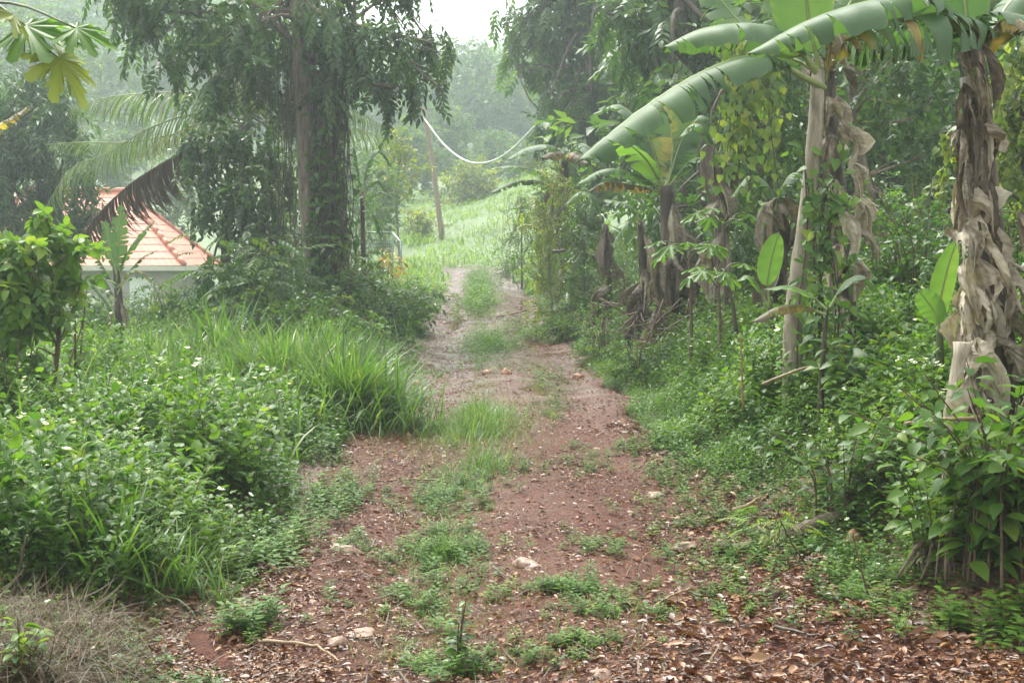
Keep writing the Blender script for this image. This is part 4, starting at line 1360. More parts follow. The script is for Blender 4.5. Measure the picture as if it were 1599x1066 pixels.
for k, (px, py, L, W) in enumerate([(1512, 165, .5, .05), (1528, 175, .45, .06), (1540, 205, .4, .05), (1520, 225, .42, .06), (1536, 255, .45, .055), (1548, 290, .4, .06), (1506, 130, .3, .05), (1530, 120, .35, .05)]):
    dry_flap(root, o, at(px, py, YA - .12), (rng.normal(0, .4), -1), L, W, 340 + k, (.25, .5, .35, .6)[k % 4], kick=.12, fold=.4)
dry_flap(root, o, at(1528, 60, 7.2), (.2, -1), .33, .07, 390, .25, kick=.2)
dry_flap(root, o, at(1510, 70, 7.2), (-.3, -1), .30, .05, 391, .4, kick=.2)
# torn pale stump in front of it
b = at(1502, 740, 7.15)
b[2] = float(gz(b[0], 7.15)) - .04
sp = catmull([b, at(1500, 650, 7.15), at(1508, 590, 7.15), at(1512, 535, 7.15)], 14)
mb = MB()
mb.tube(sp, np.linspace(.095, .07, 14), 16, 0, wob=.10)
root = thing('banana_stump', 'torn whitish banana stump in front of the nearest banana', 'stump', tuple(b))
mb.build('trunk', M['pale_trunk'], root, b)
for k in range(8):
    dry_flap(root, b, sp[-1 - (k % 4)] + np.array([rng.normal(0, .03), -.07, .03]), (rng.normal(0, .7), -1), rng.uniform(.25, .45), .075, 420 + k, rng.uniform(.5, .85), fold=.8, kick=.15)

# B: leaning pale stem with the long arching leaf
YB = 10.6
b = at(1238, 600, YB)
b[2] = float(gz(b[0], YB)) - .05
root = thing('banana_plant', 'banana plant with a slender pale stem and the longest arching leaf', 'banana plant', tuple(b))
banana_stem(root, b, [b] + list(pxs([(1238, 520), (1248, 420), (1262, 320), (1272, 210), (1278, 110)], YB)), .080, .050, M['pale_trunk'])
B = lambda l, y: pxs(l, y)
banana_leaf(root, b, B([(1288, 135), (1245, 112), (1205, 90), (1160, 88), (1090, 115), (1010, 165), (950, 212), (905, 250)], (10.6, 9.2)), .34, 1.15, .5, .16, seed=11, tone=.38, ntear=15, n=90)
banana_leaf(root, b, B([(1284, 120), (1235, 62), (1180, 38), (1100, 44), (1034, 74)], (10.6, 10.0)), .34, 1.25, .15, .14, seed=12, tone=.46, ntear=5, n=56)
banana_leaf(root, b, B([(1283, 115), (1264, 40), (1256, -40), (1250, -150)], (10.6, 10.4)), .26, .35, .1, .12, seed=13, tone=.55, ntear=3, side=CAMS)
banana_leaf(root, b, B([(1280, 112), (1190, 62), (1132, 8), (1095, -60)], (10.6, 11)), .22, .5, .15, .1, seed=14, tone=.5, side=(1, 0, -.6))
banana_leaf(root, b, B([(1288, 115), (1310, 40), (1345, -20), (1400, -60)], (10.6, 11)), .25, .6, .3, .1, seed=15, side=(1, 0, .3))
banana_leaf(root, b, B([(1288, 130), (1300, 60), (1312, 60), (1325, 110)], (10.6, 10.4)), .14, 1.2, .4, .1, seed=16, tone=.95, brown=.5, ntear=9)
# B2: the dark stem beside it, hung with dry leaves
b2 = at(1322, 600, 10.9)
b2[2] = float(gz(b2[0], 10.9)) - .05
root = thing('banana_plant', 'dark banana stem with long hanging brown leaves right of the pale stem', 'banana plant', tuple(b2))
p2 = banana_stem(root, b2, [b2] + list(pxs([(1318, 480), (1312, 360), (1302, 240), (1290, 100)], 10.9)), .10, .055, M['banana_trunk'])
banana_leaf(root, b2, B([(1290, 110), (1240, 75), (1225, 30), (1215, -30)], (10.9, 11.2)), .2, .5, .2, .1, seed=21, side=CAMS, tone=.5)
banana_leaf(root, b2, B([(1290, 110), (1330, 60), (1400, 40), (1480, 70)], (10.9, 11.6)), .2, .8, .3, .1, seed=22)
banana_leaf(root, b2, B([(1292, 130), (1318, 130), (1336, 60), (1350, 20)], (10.9, 11.0)), .12, .8, .3, .1, seed=23, tone=.55)
for k, (px, py, ox, L, W, tn) in enumerate([(1272, 92, -.3, .42, .12, .4), (1290, 150, -.4, .45, .09, .55), (1308, 150, .5, .55, .10, .62), (1320, 190, .7, .5, .11, .6), (1300, 210, -.2, .6, .08, .4), (1325, 250, .6, .55, .10, .6), (1335, 300, .8, .5, .11, .58), (1305, 280, -.2, .6, .10, .5),
                                        (1320, 330, .2, .5, .11, .66), (1345, 350, .8, .45, .10, .5), (1308, 380, -.3, .5, .10, .6), (1330, 400, .5, .45, .10, .55), (1310, 460, -.1, .45, .09, .66), (1285, 90, .1, .35, .1, .3), (1325, 100, .8, .3, .1, .3)]):
    dry_flap(root, b2, at(px, py, 10.75 - .02 * (k % 5)), (ox, -.8), L * .72, W * .8, 500 + k, tn, kick=.6, fold=.5 + .12 * (k % 4))
# creeper on the pale stem
root = thing('climbing_creeper', 'leafy creeper climbing between the pale and the dark banana stems', 'vine', tuple(at(1262, 590, 10.4)))
o = np.array(root.location)
ms, ml = MB(), MB()
for k in range(9):
    x0 = 1250 + 9 * k + rng.normal(0, 4)
    pts = catmull([at(x0 - 8, 600, 10.4), at(x0 + rng.normal(0, 10), 480, 10.35), at(x0 + rng.normal(0, 10), 360, 10.4), at(x0 + rng.normal(0, 10), rng.uniform(200, 330), 10.45)], 20)
    ms.tube(pts, .006, 4, cap=False)
    for p in pts:
        kk = int(rng.integers(1, 4))
        P = p + rng.normal(0, .05, (kk, 3))
        D = norm(np.stack([rng.normal(0, .8, kk), rng.normal(-.4, .3, kk), rng.normal(-.5, .4, kk)], -1))
        N = norm(np.stack([rng.normal(0, .4, kk), rng.normal(-.6, .3, kk), np.ones(kk)], -1))
        put(ml, [HEART, LEAF], P, frames(D, N), rng.uniform(.05, .11, kk), np.clip(rng.normal(.45, .25, kk), 0, 1), .9)
ms.build('vine_stems', M['vine_wood'], root, o)
ml.build('foliage', [M['weed_leaf'], M['stem']], root, o)

# C: the clump in the middle distance
YC = 17.0
o = at(1048, 530, YC)
o[2] = float(gz(o[0], YC)) - .05
root = thing('banana_plant', 'banana plant with broad upright light green leaf and dry brown skirt mid-bank', 'banana plant', tuple(o))
pc = banana_stem(root, o, [o] + list(pxs([(1050, 460), (1046, 380), (1040, 290)], YC)), .16, .08, M['banana_trunk'])
C_ = lambda l, y=YC: pxs(l, y)
banana_leaf(root, o, C_([(1040, 295), (1050, 240), (1046, 190), (1036, 150)], (17, 17.3)), .34, .3, .15, .1, seed=31, tone=.62, side=CAMS, ntear=4)
banana_leaf(root, o, C_([(1036, 295), (1012, 252), (986, 228), (955, 212)], (17, 16.6)), .28, .6, .2, .12, M['banana_young'], seed=32, tone=.45, ntear=4)
banana_leaf(root, o, C_([(1036, 300), (995, 272), (945, 264), (900, 288)], (17, 16.4)), .2, .9, .2, .12, seed=33, tone=.45, ntear=6)
banana_leaf(root, o, C_([(1034, 300), (985, 288), (945, 284), (918, 300)], (17, 16.5)), .2, 1.35, .3, .12, seed=34, tone=.93, brown=.3, ntear=12)
banana_leaf(root, o, C_([(1036, 290), (1010, 210), (970, 165), (925, 178)], (17, 17.5)), .2, .9, .2, .12, seed=35, tone=.4)
banana_leaf(root, o, C_([(1044, 290), (1080, 250), (1110, 255), (1140, 300)], (17, 16.8)), .2, .9, .3, .12, seed=36, tone=.4)
banana_leaf(root, o, C_([(1042, 290), (1062, 225), (1085, 190), (1100, 180)], (17, 17.4)), .25, .4, .2, .12, seed=37, tone=.4, side=CAMS)
flaps_on(root, o, pc, .13, 16, .75, .15, 9, .12, .95, .48, 1.1)
dry_flap(root, o, at(1118, 205, 16.2), (.2, -1), .9, .2, 77, .32)
# smaller neighbours of the clump
for lab, px, Yb, top, sx, lv, dead in [
        ('small banana sucker with one wavy leaf below the brown leaf', 1000, 18.2, 345, .07, [([(1000, 345), (985, 322), (962, 314), (942, 312)], .18, .40), ([(1000, 350), (985, 345), (970, 360), (955, 385)], .14, .5)], 6),
        ('banana plant with brown stem and drooping green leaf left of the hooded one', 1122, 16.0, 215, .10, [([(1122, 240), (1100, 200), (1080, 195), (1060, 215)], .2, .4), ([(1122, 240), (1135, 190), (1150, 170), (1175, 180)], .2, .4), ([(1122, 260), (1150, 255), (1180, 270), (1195, 310)], .16, .36)], 7),
        ('short banana stem hooded by a folded brown leaf', 1208, 13.5, 320, .11, [([(1210, 330), (1200, 290), (1170, 275), (1140, 310)], .18, .4), ([(1208, 330), (1222, 290), (1240, 270), (1262, 280)], .16, .4)], 9),
        ('stumpy dry banana stem left of the middle clump', 945, 20.5, 350, .08, [([(940, 345), (930, 310), (905, 300), (880, 322)], .16, .5)], 5)]:
    o = at(px, 560, Yb)
    o[2] = float(gz(o[0], Yb)) - .05
    root = thing('banana_plant', lab, 'banana plant', tuple(o))
    pp = banana_stem(root, o, [o, (o + at(px + 2, top, Yb)) / 2 + np.array([.03, 0, 0]), at(px, top, Yb)], sx, sx * .6, M['banana_trunk'])
    for q, (c, w, tn) in enumerate(lv):
        banana_leaf(root, o, pxs(c, Yb - .1 - .1 * q), w, .8, .3, .12, seed=int(px) + q, tone=tn, ntear=6, n=36)
    flaps_on(root, o, pp, sx * .9, dead, .6, .12, int(px), .2, 1.0, .45, 1.2)
root = thing('dry_banana_leaf', 'large folded brown leaf lying over the short hooded stem', 'leaf', tuple(at(1212, 310, 13.3)))
dry_flap(root, np.array(root.location), at(1218, 308, 13.3), (.2, -1), .42, .17, 88, .42, kick=.3, fold=.9)
dry_flap(root, np.array(root.location), at(1198, 318, 13.3), (-.7, -.7), .65, .1, 89, .5, kick=.2, fold=.9)
# suckers
o = at(1203, 520, 12.4)
o[2] = float(gz(o[0], 12.4)) - .04
root = thing('banana_sucker', 'bright green banana sucker with one upright leaf near the pale stem', 'banana plant', tuple(o))
banana_stem(root, o, [o, at(1203, 500, 12.4), at(1202, 470, 12.4)], .04, .022, M['stem'])
banana_leaf(root, o, pxs([(1202, 475), (1198, 440), (1205, 400), (1216, 362)], 12.3), .13, .25, .05, .22, M['banana_young'], seed=41, tone=.4, ntear=0, side=CAMS)
banana_leaf(root, o, pxs([(1202, 480), (1180, 440), (1165, 430), (1150, 440)], 12.3), .12, .6, .05, .22, M['banana_young'], seed=42, tone=.3, ntear=0)
o = at(1278, 540, 9.8)
o[2] = float(gz(o[0], 9.8)) - .04
root = thing('banana_sucker', 'low banana sucker with a bright flat leaf and a yellow-brown one before the pale stem', 'banana plant', tuple(o))
banana_stem(root, o, [o, at(1285, 560, 9.8), at(1292, 480, 9.8)], .026, .012, M['banana_trunk'])
banana_leaf(root, o, pxs([(1292, 482), (1262, 458), (1230, 446), (1193, 452)], 9.7), .125, .5, .05, .15, M['banana_young'], seed=43, tone=.45, ntear=0)
banana_leaf(root, o, pxs([(1290, 490), (1250, 476), (1212, 480), (1174, 502)], 9.7), .12, 1.2, .2, .15, seed=44, tone=.84, brown=.3, ntear=6, tipbrown=.5)
banana_leaf(root, o, pxs([(1294, 480), (1320, 440), (1350, 432), (1385, 470)], 9.7), .12, .5, .1, .15, M['banana'], seed=45, tone=.5, ntear=2)
o = at(1468, 620, 8.2)
o[2] = float(gz(o[0], 8.2)) - .04
root = thing('banana_sucker', 'young banana sucker with glowing upright leaf left of the nearest banana', 'banana plant', tuple(o))
banana_stem(root, o, [o, at(1468, 560, 8.2), at(1467, 510, 8.2)], .035, .018, M['stem'])
banana_leaf(root, o, pxs([(1467, 515), (1468, 470), (1479, 420), (1494, 374)], 8.2), .085, .25, .05, .1, M['banana_young'], seed=46, tone=.55, ntear=0, side=CAMS)
banana_leaf(root, o, pxs([(1467, 515), (1460, 488), (1448, 470), (1434, 452)], 8.15), .08, .3, .05, .1, M['banana_young'], seed=47, tone=.45, ntear=0, side=(.7, 0, .7))
banana_leaf(root, o, pxs([(1468, 515), (1480, 495), (1500, 500), (1515, 520)], 8.1), .06, .5, .05, .1, M['banana_young'], seed=48, tone=.5, ntear=0)

# D: far banana with shining leaves over the track
YD = 27.0
o = at(885, 430, YD)
o[2] = float(gz(o[0], YD)) - .05
root = thing('banana_plant', 'far banana plant with wet shining leaves reaching over the lane', 'banana plant', tuple(o))
pd = banana_stem(root, o, [o, at(884, 340, YD), at(880, 250, YD)], .15, .08, M['banana_trunk'])
for q, (c, w, dp, tn, m) in enumerate([([(882, 245), (858, 227), (825, 230), (790, 250)], .27, .8, .36, None), ([(882, 245), (905, 225), (925, 235), (945, 262)], .27, .8, .4, None), ([(880, 255), (872, 238), (860, 238), (845, 246)], .3, 1.3, .93, None),
                                    ([(880, 258), (895, 238), (908, 242), (918, 256)], .3, 1.3, .93, None), ([(875, 300), (840, 268), (800, 259), (762, 264)], .22, .6, .40, None), ([(875, 310), (845, 284), (800, 284), (764, 302)], .24, .9, .36, None)]):
    banana_leaf(root, o, pxs(c, (27, 26.2)), w, dp, .25, .12, m, seed=51 + q, tone=tn, ntear=8, n=36, brown=.3 if tn > .9 else 0)
flaps_on(root, o, pd, .12, 8, .9, .16, 3, .2, 1., .4)

o = at(1010, 420, 16.3)
o[2] = float(gz(o[0], 16.3))
mb = MB()
for k in range(36):
    a = o + np.array([rng.normal(0, .22), rng.normal(0, .2), rng.uniform(.1, .8)])
    d = norm(np.array([rng.normal(0, 1), rng.normal(-.2, .5), rng.normal(-.2, .7)])) * rng.uniform(.2, .6)
    mb.tube(catmull([a, a + d * .5 + rng.normal(0, .05, 3), a + d], 6), np.linspace(rng.uniform(.005, .011), .003, 6), 4, cap=False)
for k in range(6):
    a = o + np.array([rng.normal(0, .2), rng.normal(0, .15), -.05])
    mb.tube(catmull([a, a + np.array([rng.normal(0, .1), 0, .45]), a + np.array([rng.normal(0, .25), 0, .9])], 6), .012, 5)
tag(mb.build('dead_bush', M['twig'], None, o), 'tangle of bare dead twigs left of the middle banana', 'bush')
# papaya seedlings on the bank
PAL2 = [t_palmate(7, droop=.5), t_palmate(7, droop=.3)]
for lab, px, py, Yb, k in [('papaya seedling with drooping palmate leaves below the middle banana', 1075, 395, 14.2, 7), ('papaya seedling with greyish palmate leaves right of its twin', 1128, 350, 15.0, 6), ('papaya seedling low on the bank before the bare stick', 1120, 430, 13.4, 7)]:
    x = gx(px, Yb)
    o = np.array([x, Yb, float(gz(x, Yb)) - .03])
    top = at(px, py, Yb)
    root = thing('papaya_seedling', lab, 'papaya', tuple(o), 'papaya seedlings on the bank')
    mb = MB()
    mb.tube(catmull([o, (o + top) / 2 + np.array([.03, 0, 0]), top], 8), np.linspace(.022, .012, 8), 8)
    mb.build('stem', M['twig'], root, o)
    for j in range(k):
        a = j * 2.4 + px
        d = np.array([math.cos(a), math.sin(a), rng.uniform(-.1, .5)])
        tip = top + d * rng.uniform(.22, .34)
        mb = MB()
        mb.tube(catmull([top - np.array([0, 0, .02 * j]), (top + tip) / 2 + np.array([0, 0, .05]), tip], 6), .006, 5, 1)
        mb.scatter(PAL2[j % 2], tip[None], fr1(d + np.array([0, 0, -.5]), (d[0] * .3, d[1] * .3 - .1, 1))[None], np.array([rng.uniform(.15, .22)]), rng.uniform(.3, .7, 1))
        mb.build('leaf', [M['weed_leaf'], M['stem']], root, o)

# large-leaved shrub bottom right
b = at(1560, 900, 6.3)
shrub('large_leaf_shrub', 'large-leaved glossy green shrub in the bottom right corner', 'shrub', (b[0], 6.3, float(gz(b[0], 6.3))), .98, .68, 30, LEAF_HI, .125, 24, M['weed_leaf'], M['twig'], lo=.1, tone=.45, sr=.007, droop=.45, arch=.35)
b = at(1460, 880, 6.6)
shrub('large_leaf_shrub', 'lighter shrub with smaller leaves left of the corner shrub', 'shrub', (b[0], 6.6, float(gz(b[0], 6.6))), .62, .36, 18, LEAF_HI, .10, 12, M['weed_leaf'], M['stem'], lo=.25, tone=.5, sr=.006, droop=.4)
b = at(1320, 800, 7.9)
shrub('dark_berry_shrub', 'dark green shrub with round black seed heads in the middle of the bank', 'shrub', (b[0], 7.9, float(gz(b[0], 7.9))), .62, .5, 26, LEAF_HI, .085, 15, M['bank_leaf'], M['twig'], lo=.2, tone=.35, sr=.006)
b = at(1370, 600, 9.6)
shrub('spotted_shrub', 'shrub with pale insect-eaten leaves between the sucker and the dark stem', 'shrub', (b[0], 9.6, float(gz(b[0], 9.6))), .75, .4, 10, LEAF_HI, .2, 9, M['bank_leaf'], M['stem'], lo=.35, tone=.6, sr=.008)
b = at(1225, 830, 7.6)
root_f = shrub('fern', 'bright yellow-green fern on the bank above the fallen log', 'fern', (b[0], 7.6, float(gz(b[0], 7.6))), .30, .22, 9, [t_pinnate(12, LEAF_LO_LONG, .2, .5, seed=5)], .22, 3, M['bright_leaf'], M['stem'], lo=.5, tone=.7, sr=.004)

# ------------------------------------------------------------------ undergrowth
WEED = [t_weed(1, 18, t_leaf(.52, .12, .25, 2), .24, k) for k in range(5)]
WEED_TRI = [t_weed(1, 11, t_leaf(.5, .12, .25, 2), .24, k + 20, tri=True) for k in range(4)]
WEED_FL = [t_weed(1, 11, t_leaf(.48, .12, .25, 2), .23, k + 30, flower=2 + k % 2, tri=True) for k in range(3)]
WEED_HEART = [t_weed(1, 14, HEART, .26, k + 40, lean=.3) for k in range(3)]
WEED_LO = [t_weed(1, 13, LEAF_LO, .27, k + 50) for k in range(4)]


def weeds(name, label, leafm, n, region, hfun, tpls, probs, xmode, smin=1.0, tone=.5, cat='undergrowth'):
    """region: (y0, y1); xmode(y, n) gives x"""
    y = region[0] + (region[1] - region[0]) * rng.uniform(0, 1, n) ** 1.25
    x = xmode(y, n)
    ok = in_view(x, y)
    x, y = x[ok], y[ok]
    h = hfun(x, y) * rng.uniform(.65, 1.25, len(x))
    ok = h > .04
    x, y, h = x[ok], y[ok], h[ok]
    z = gz(x, y) - .02
    P = np.stack([x, y, z], -1)
    mb = MB()
    az = rng.uniform(0, 2 * PI, len(x))
    ca, sa = np.cos(az), np.sin(az)
    tl = rng.normal(0, .16, (len(x), 2))
    Z = norm(np.stack([tl[:, 0], tl[:, 1], np.ones(len(x))], -1))
    Xa = norm(np.cross(np.stack([-sa, ca, np.zeros_like(ca)], -1), Z))
    Ya = np.cross(Z, Xa)
    Rm = np.stack([Xa, Ya, Z], -1)
    w = np.clip((h * .62 + .05) * np.exp(rng.normal(0, .28, len(x))), .13, .38)
    Sc = np.stack([w, w, h], -1)
    tn = np.clip(tone + .30 * vnoise(x, y, 1.9, 6) + rng.normal(0, .24, len(x)), 0, 1)
    pick = rng.choice(len(tpls), len(x), p=np.array(probs) / sum(probs))
    for j, T in enumerate(tpls):
        s = np.where(pick == j)[0]
        put_sub = rng.integers(0, len(T), len(s))
        for k, t in enumerate(T):
            q = s[put_sub == k]
            mb.scatter(t, P[q], Rm[q], Sc[q], tn[q], .6)
    return tag(mb.build(name, [leafm, M['stem'], M['petal']]), label, cat, kind='stuff')


def left_x(far):
    def f(y, n):
        xl, _ = edges(y)
        return xl + .02 - far * rng.uniform(0, 1, n) ** 1.15
    return f


def right_x(far, a=1.1):
    def f(y, n):
        _, xr = edges(y)
        return xr - .02 + far * rng.uniform(0, 1, n) ** a
    return f


def hl(x, y):
    xl, _ = edges(y)
    d = xl - x
    h = .12 + .34 * sm((d - .05) / .7) + .17 * vnoise(x, y, 1.5, 3) + .10 * vnoise(x, y, 3.7, 9)
    # the dry patch at the bottom left stays open
    open_ = sm((6.35 + .25 * vnoise(x, y, 3, 2) - y) / .5)
    stand = sm((y - 10.8) / 1.5) * (1 - sm((y - 17) / 3)) * sm((d - .3) / .5) * sm((2.9 - d) / .8)
    return h * (1 - .75 * open_) * (1 - .42 * stand)


def hr(x, y):
    _, xr = edges(y)
    d = x - xr
    near = sm((7.4 - y) / 1.2)
    h = .10 + .36 * sm((d - .15 - .55 * near) / .8) + .10 * vnoise(x, y, 1.2, 5)
    bare = sm((vnoise(x, y, 1.9, 7) - .45) / .2) * .6 * (y < 12)
    return h * (1 - bare) * (1 - 1.0 * near * (1 - sm((d - .45) / .45)))


weeds('weeds', 'waist-high leafy weeds with small white flowers left of the track', M['weed_leaf'], 8000, (5.0, 15), hl, [WEED, WEED_TRI, WEED_FL, WEED_HEART], [3, 3, .35, 1.6], left_x(5.2))
weeds('weeds', 'lower leafy weeds further along the left verge', M['weed_leaf'], 5000, (14, 32), lambda x, y: hl(x, y) * .95, [WEED_LO], [1], left_x(6.5))
weeds('weeds', 'dense leafy weeds with white flowers on the near right bank', M['weed_leaf'], 10500, (4.6, 14), hr, [WEED, WEED_TRI, WEED_FL, WEED_HEART], [3, 3, .3, .8], right_x(5.2, 1.3), tone=.52)
weeds('weeds', 'small-leaved weeds covering the right bank further up the lane', M['bank_leaf'], 11000, (11.5, 38), lambda x, y: np.maximum(hr(x, y) * .92, .10), [WEED_LO], [1], right_x(4.2, 1.25), tone=.62)

weeds('weeds', 'light green weeds on the slope between the lane and the bananas', M['weed_leaf'], 9000, (9.5, 30), lambda x, y: .15 + .14 * vnoise(x, y, 1.7, 4) + .10 * sm((x - edges(y)[1]) / .8), [WEED_LO], [1], right_x(2.6, 1.0), tone=.5)
# low herbs at the track edges and on the bare soil
def herb_patch(mb, x, y, k, sx, sy, h, tpls=WEED, jit=.5):
    px_, py_ = rng.normal(x, sx, k), rng.normal(y, sy, k)
    k = int(k * 1.7)
    px_, py_ = rng.normal(x, sx, k), rng.normal(y, sy, k)
    hh = h * 1.25 * rng.uniform(.5, 1.3, k)
    P = np.stack([px_, py_, surf(px_, py_) - .01], -1)
    az = rng.uniform(0, 2 * PI, k)
    Rm = np.stack([np.stack([np.cos(az), np.sin(az), 0 * az], -1), np.stack([-np.sin(az), np.cos(az), 0 * az], -1), np.stack([rng.normal(0, .2, k), rng.normal(0, .2, k), np.ones(k)], -1)], -1)
    put(mb, tpls, P, Rm, np.stack([hh * 1.5 + .06, hh * 1.5 + .06, hh], -1), np.clip(rng.normal(.55, .2, k), 0, 1), .6)


mb = MB()
for px, py, k, sx, sy, h in [(700, 780, 60, .14, .45, .07), (690, 870, 45, .16, .30, .07), (670, 945, 26, .12, .18, .06), (700, 1050, 18, .12, .10, .06), (870, 925, 36, .15, .08, .05), (965, 955, 24, .13, .10, .045), (905, 1015, 24, .13, .09, .045), (800, 740, 20, .3, .4, .05),
                            (930, 855, 16, .10, .14, .05), (1105, 800, 40, .2, .45, .08), (1170, 880, 40, .25, .25, .07), (1060, 740, 30, .14, .4, .08), (985, 700, 40, .25, .35, .06), (910, 728, 16, .12, .2, .05), (1230, 930, 14, .3, .2, .07), (1330, 960, 10, .3, .2, .06), (1440, 920, 16, .25, .2, .09),
                            (1570, 990, 22, .2, .15, .12), (1130, 950, 14, .2, .2, .05), (600, 780, 10, .1, .3, .05), (560, 850, 10, .1, .2, .05), (480, 960, 4, .1, .2, .05), (395, 985, 14, .07, .1, .1), (520, 790, 40, .12, .5, .09), (440, 860, 40, .12, .3, .09), (790, 572, 60, .5, .5, .06), (760, 540, 80, .25, 1.2, .14), (815, 525, 50, .2, 1.0, .14),
                            (748, 470, 150, .20, 2.4, .20), (748, 442, 120, .22, 2.6, .2), (860, 640, 24, .12, .5, .07), (860, 600, 30, .14, .5, .08)]:
    gxp, gyp, _ = ground_px(px, py)
    herb_patch(mb, gxp, gyp, k, sx, sy, h, WEED_LO if gyp > 12 else WEED)
tag(mb.build('herbs', [M['weed_leaf'], M['stem'], M['petal']]), 'low herbs and clover growing in patches on the dirt track', 'herbs', kind='stuff')

BL = [t_blade(.016, b_, 5) for b_ in (.25, .5, .8, 1.1)]
BLN = [t_blade(.011, b_, 4) for b_ in (.3, .6, .9)]


def blades(mb, x, y, h, tilt=.5, tpls=BL, tone=.5, wid=1., lean=None):
    k = len(x)
    az = rng.uniform(0, 2 * PI, k)
    tl = np.abs(rng.normal(0, tilt, k))
    D = np.stack([np.cos(az) * np.sin(tl), np.sin(az) * np.sin(tl), np.cos(tl)], -1)
    if lean is not None:
        D = norm(D + np.array(lean))
    N = np.stack([-np.cos(az), -np.sin(az), .25 + 0 * az], -1)
    # blade droops along -normal, so point the normal back over the stem
    N = np.stack([-np.cos(az) * np.cos(tl), -np.sin(az) * np.cos(tl), np.sin(tl) + .05], -1)
    P = np.stack([x, y, surf(x, y) - .01], -1)
    S3 = np.stack([np.full(k, 1.) * np.maximum(h, .12) * wid, h, h], -1)
    put(mb, tpls, P, frames(D, N), S3, np.clip(rng.normal(tone, .22, k), 0, 1), .9)


def clump(name, label, px, py, k, r, h, tone=.5, tilt=.45, Yf=None, wid=1., lean=None, sy=1., tpls=BL):
    x, y, z = ground_px(px, py) if Yf is None else (gx(px, Yf), Yf, float(surf(gx(px, Yf), Yf)))
    mb = MB()
    a, rr = rng.uniform(0, 2 * PI, k), r * np.minimum(np.abs(rng.normal(0, .5, k)), 1.1)
    blades(mb, x + rr * np.cos(a), y + sy * rr * np.sin(a), h * rng.uniform(.4, 1.2, k) * (1 - .35 * np.minimum(1, rr / r)), tilt, tpls, tone, wid, lean)
    return tag(mb.build(name, [M['grass']], None, (x, y, z)), label, 'grass')


clump('grass_clump', 'big fresh clump of tall grass leaning over the left track edge', 545, 690, 2600, .78, .86, .5, .5, Yf=12.7, lean=(.12, -.08, 0))
clump('grass_clump', 'tall grass clump left of the big leaning clump', 440, 690, 1500, .85, .85, .55, .45, Yf=13.4)
clump('grass_clump', 'tall grass clump in front of the big trunk', 500, 690, 1400, 1.0, .85, .5, .45, Yf=15.2)
clump('grass_clump', 'broad-bladed grass below the feathery shrub', 345, 620, 700, .95, 1.0, .5, .45, Yf=15.5, wid=1.5)
clump('grass_clump', 'soft fine grass stand between the weeds and the feathery shrub', 390, 640, 1800, .9, .75, .55, .45, Yf=13.8, wid=.8)
clump('grass_clump', 'soft fine grass stand left of the other, below the young banana', 270, 640, 1500, .9, .72, .55, .45, Yf=13.4, wid=.8)
clump('grass_clump', 'grass clump with long bent blades by the house side', 235, 620, 420, .8, .8, .6, .5, Yf=15.0, wid=1.4)
clump('grass_clump', 'wide-bladed grass tuft at the left front beside the dry straw', 175, 965, 240, .34, .58, .42, .42, Yf=6.35, wid=1.2)
clump('grass_clump', 'smaller wide-bladed tuft right of the front left tuft', 285, 965, 120, .2, .40, .5, .55, Yf=6.5, wid=1.2)
clump('grass_clump', 'loose grass tuft where the weeds meet the dry straw', 345, 965, 70, .15, .3, .5, .6, Yf=6.4, wid=1.1)
clump('grass_clump', 'tuft of green grass beside the dry-leaved banana', 1560, 700, 120, .22, .45, .55, .3, Yf=7.0, wid=1.1)
clump('grass_clump', 'pale dense grass mound in the middle of the track', 748, 672, 4200, .60, .30, .6, .5, sy=3.2, wid=.7)
clump('grass_clump', 'coarse grass tuft in the middle of the track below the mound', 755, 735, 1300, .5, .22, .52, .8, sy=1.6, wid=.8)
clump('grass_clump', 'small grass tuft on the middle strip nearer the camera', 695, 868, 1200, .30, .18, .5, .8, wid=.8)
clump('grass_clump', 'grass tuft at the far end of the middle strip', 750, 474, 1800, .55, .40, .55, .5, sy=7)
clump('grass_clump', 'grass tuft between the two wet ruts', 765, 545, 1200, .6, .30, .5, .5, sy=2)
clump('grass_clump', 'wiry brownish tuft beside the puddle', 862, 652, 120, .16, .18, .7, .7)
clump('grass_clump', 'grass tuft in the leaf litter right of the front', 1405, 985, 110, .1, .15, .45, .8)

mb = MB()
# short grass along the strip and verges
for px, py, k, sx, sy in [(700, 800, 500, .16, .6), (690, 900, 320, .18, .4), (660, 960, 200, .18, .25), (700, 1055, 200, .18, .12), (870, 930, 200, .2, .15), (960, 965, 160, .2, .16), (900, 1015, 220, .2, .16), (985, 702, 260, .3, .3), (800, 575, 500, .55, .7), (640, 640, 420, .2, 1.3),
                         (600, 690, 260, .14, .5), (1080, 760, 260, .16, .6), (1180, 860, 200, .25, .3), (560, 740, 120, .12, .4), (660, 560, 300, .14, 1.6), (880, 480, 500, .3, 3), (930, 560, 300, .2, 1.5), (655, 470, 600, .2, 3), (850, 440, 700, .3, 3), (690, 700, 300, .2, .6), (655, 940, 60, .1, .1), (1020, 900, 40, .2, .2)]:
    x, y, _ = ground_px(px, py)
    xx, yy = rng.normal(x, sx, k), rng.normal(y, sy, k)
    blades(mb, xx, yy, rng.uniform(.04, .13, k) * (1 if y < 20 else 1.7), .75, BLN, .55, 1.2)
k = 17000   # the green strip between the ruts
yy = 5.4 + 34 * rng.uniform(0, 1, k) ** 1.35
xc = np.interp(yy, [5.3, 6.4, 7.8, 9.5, 11, 14.5, 22, 34, 42], [-.26, -.32, -.38, -.40, -.28, -.36, -.40, -.78, -1.0])
xx = xc + rng.normal(0, .15, k)
den = .66 + .7 * vnoise(xx, yy, 1.6, 12)
q = rng.uniform(0, 1, k) < den
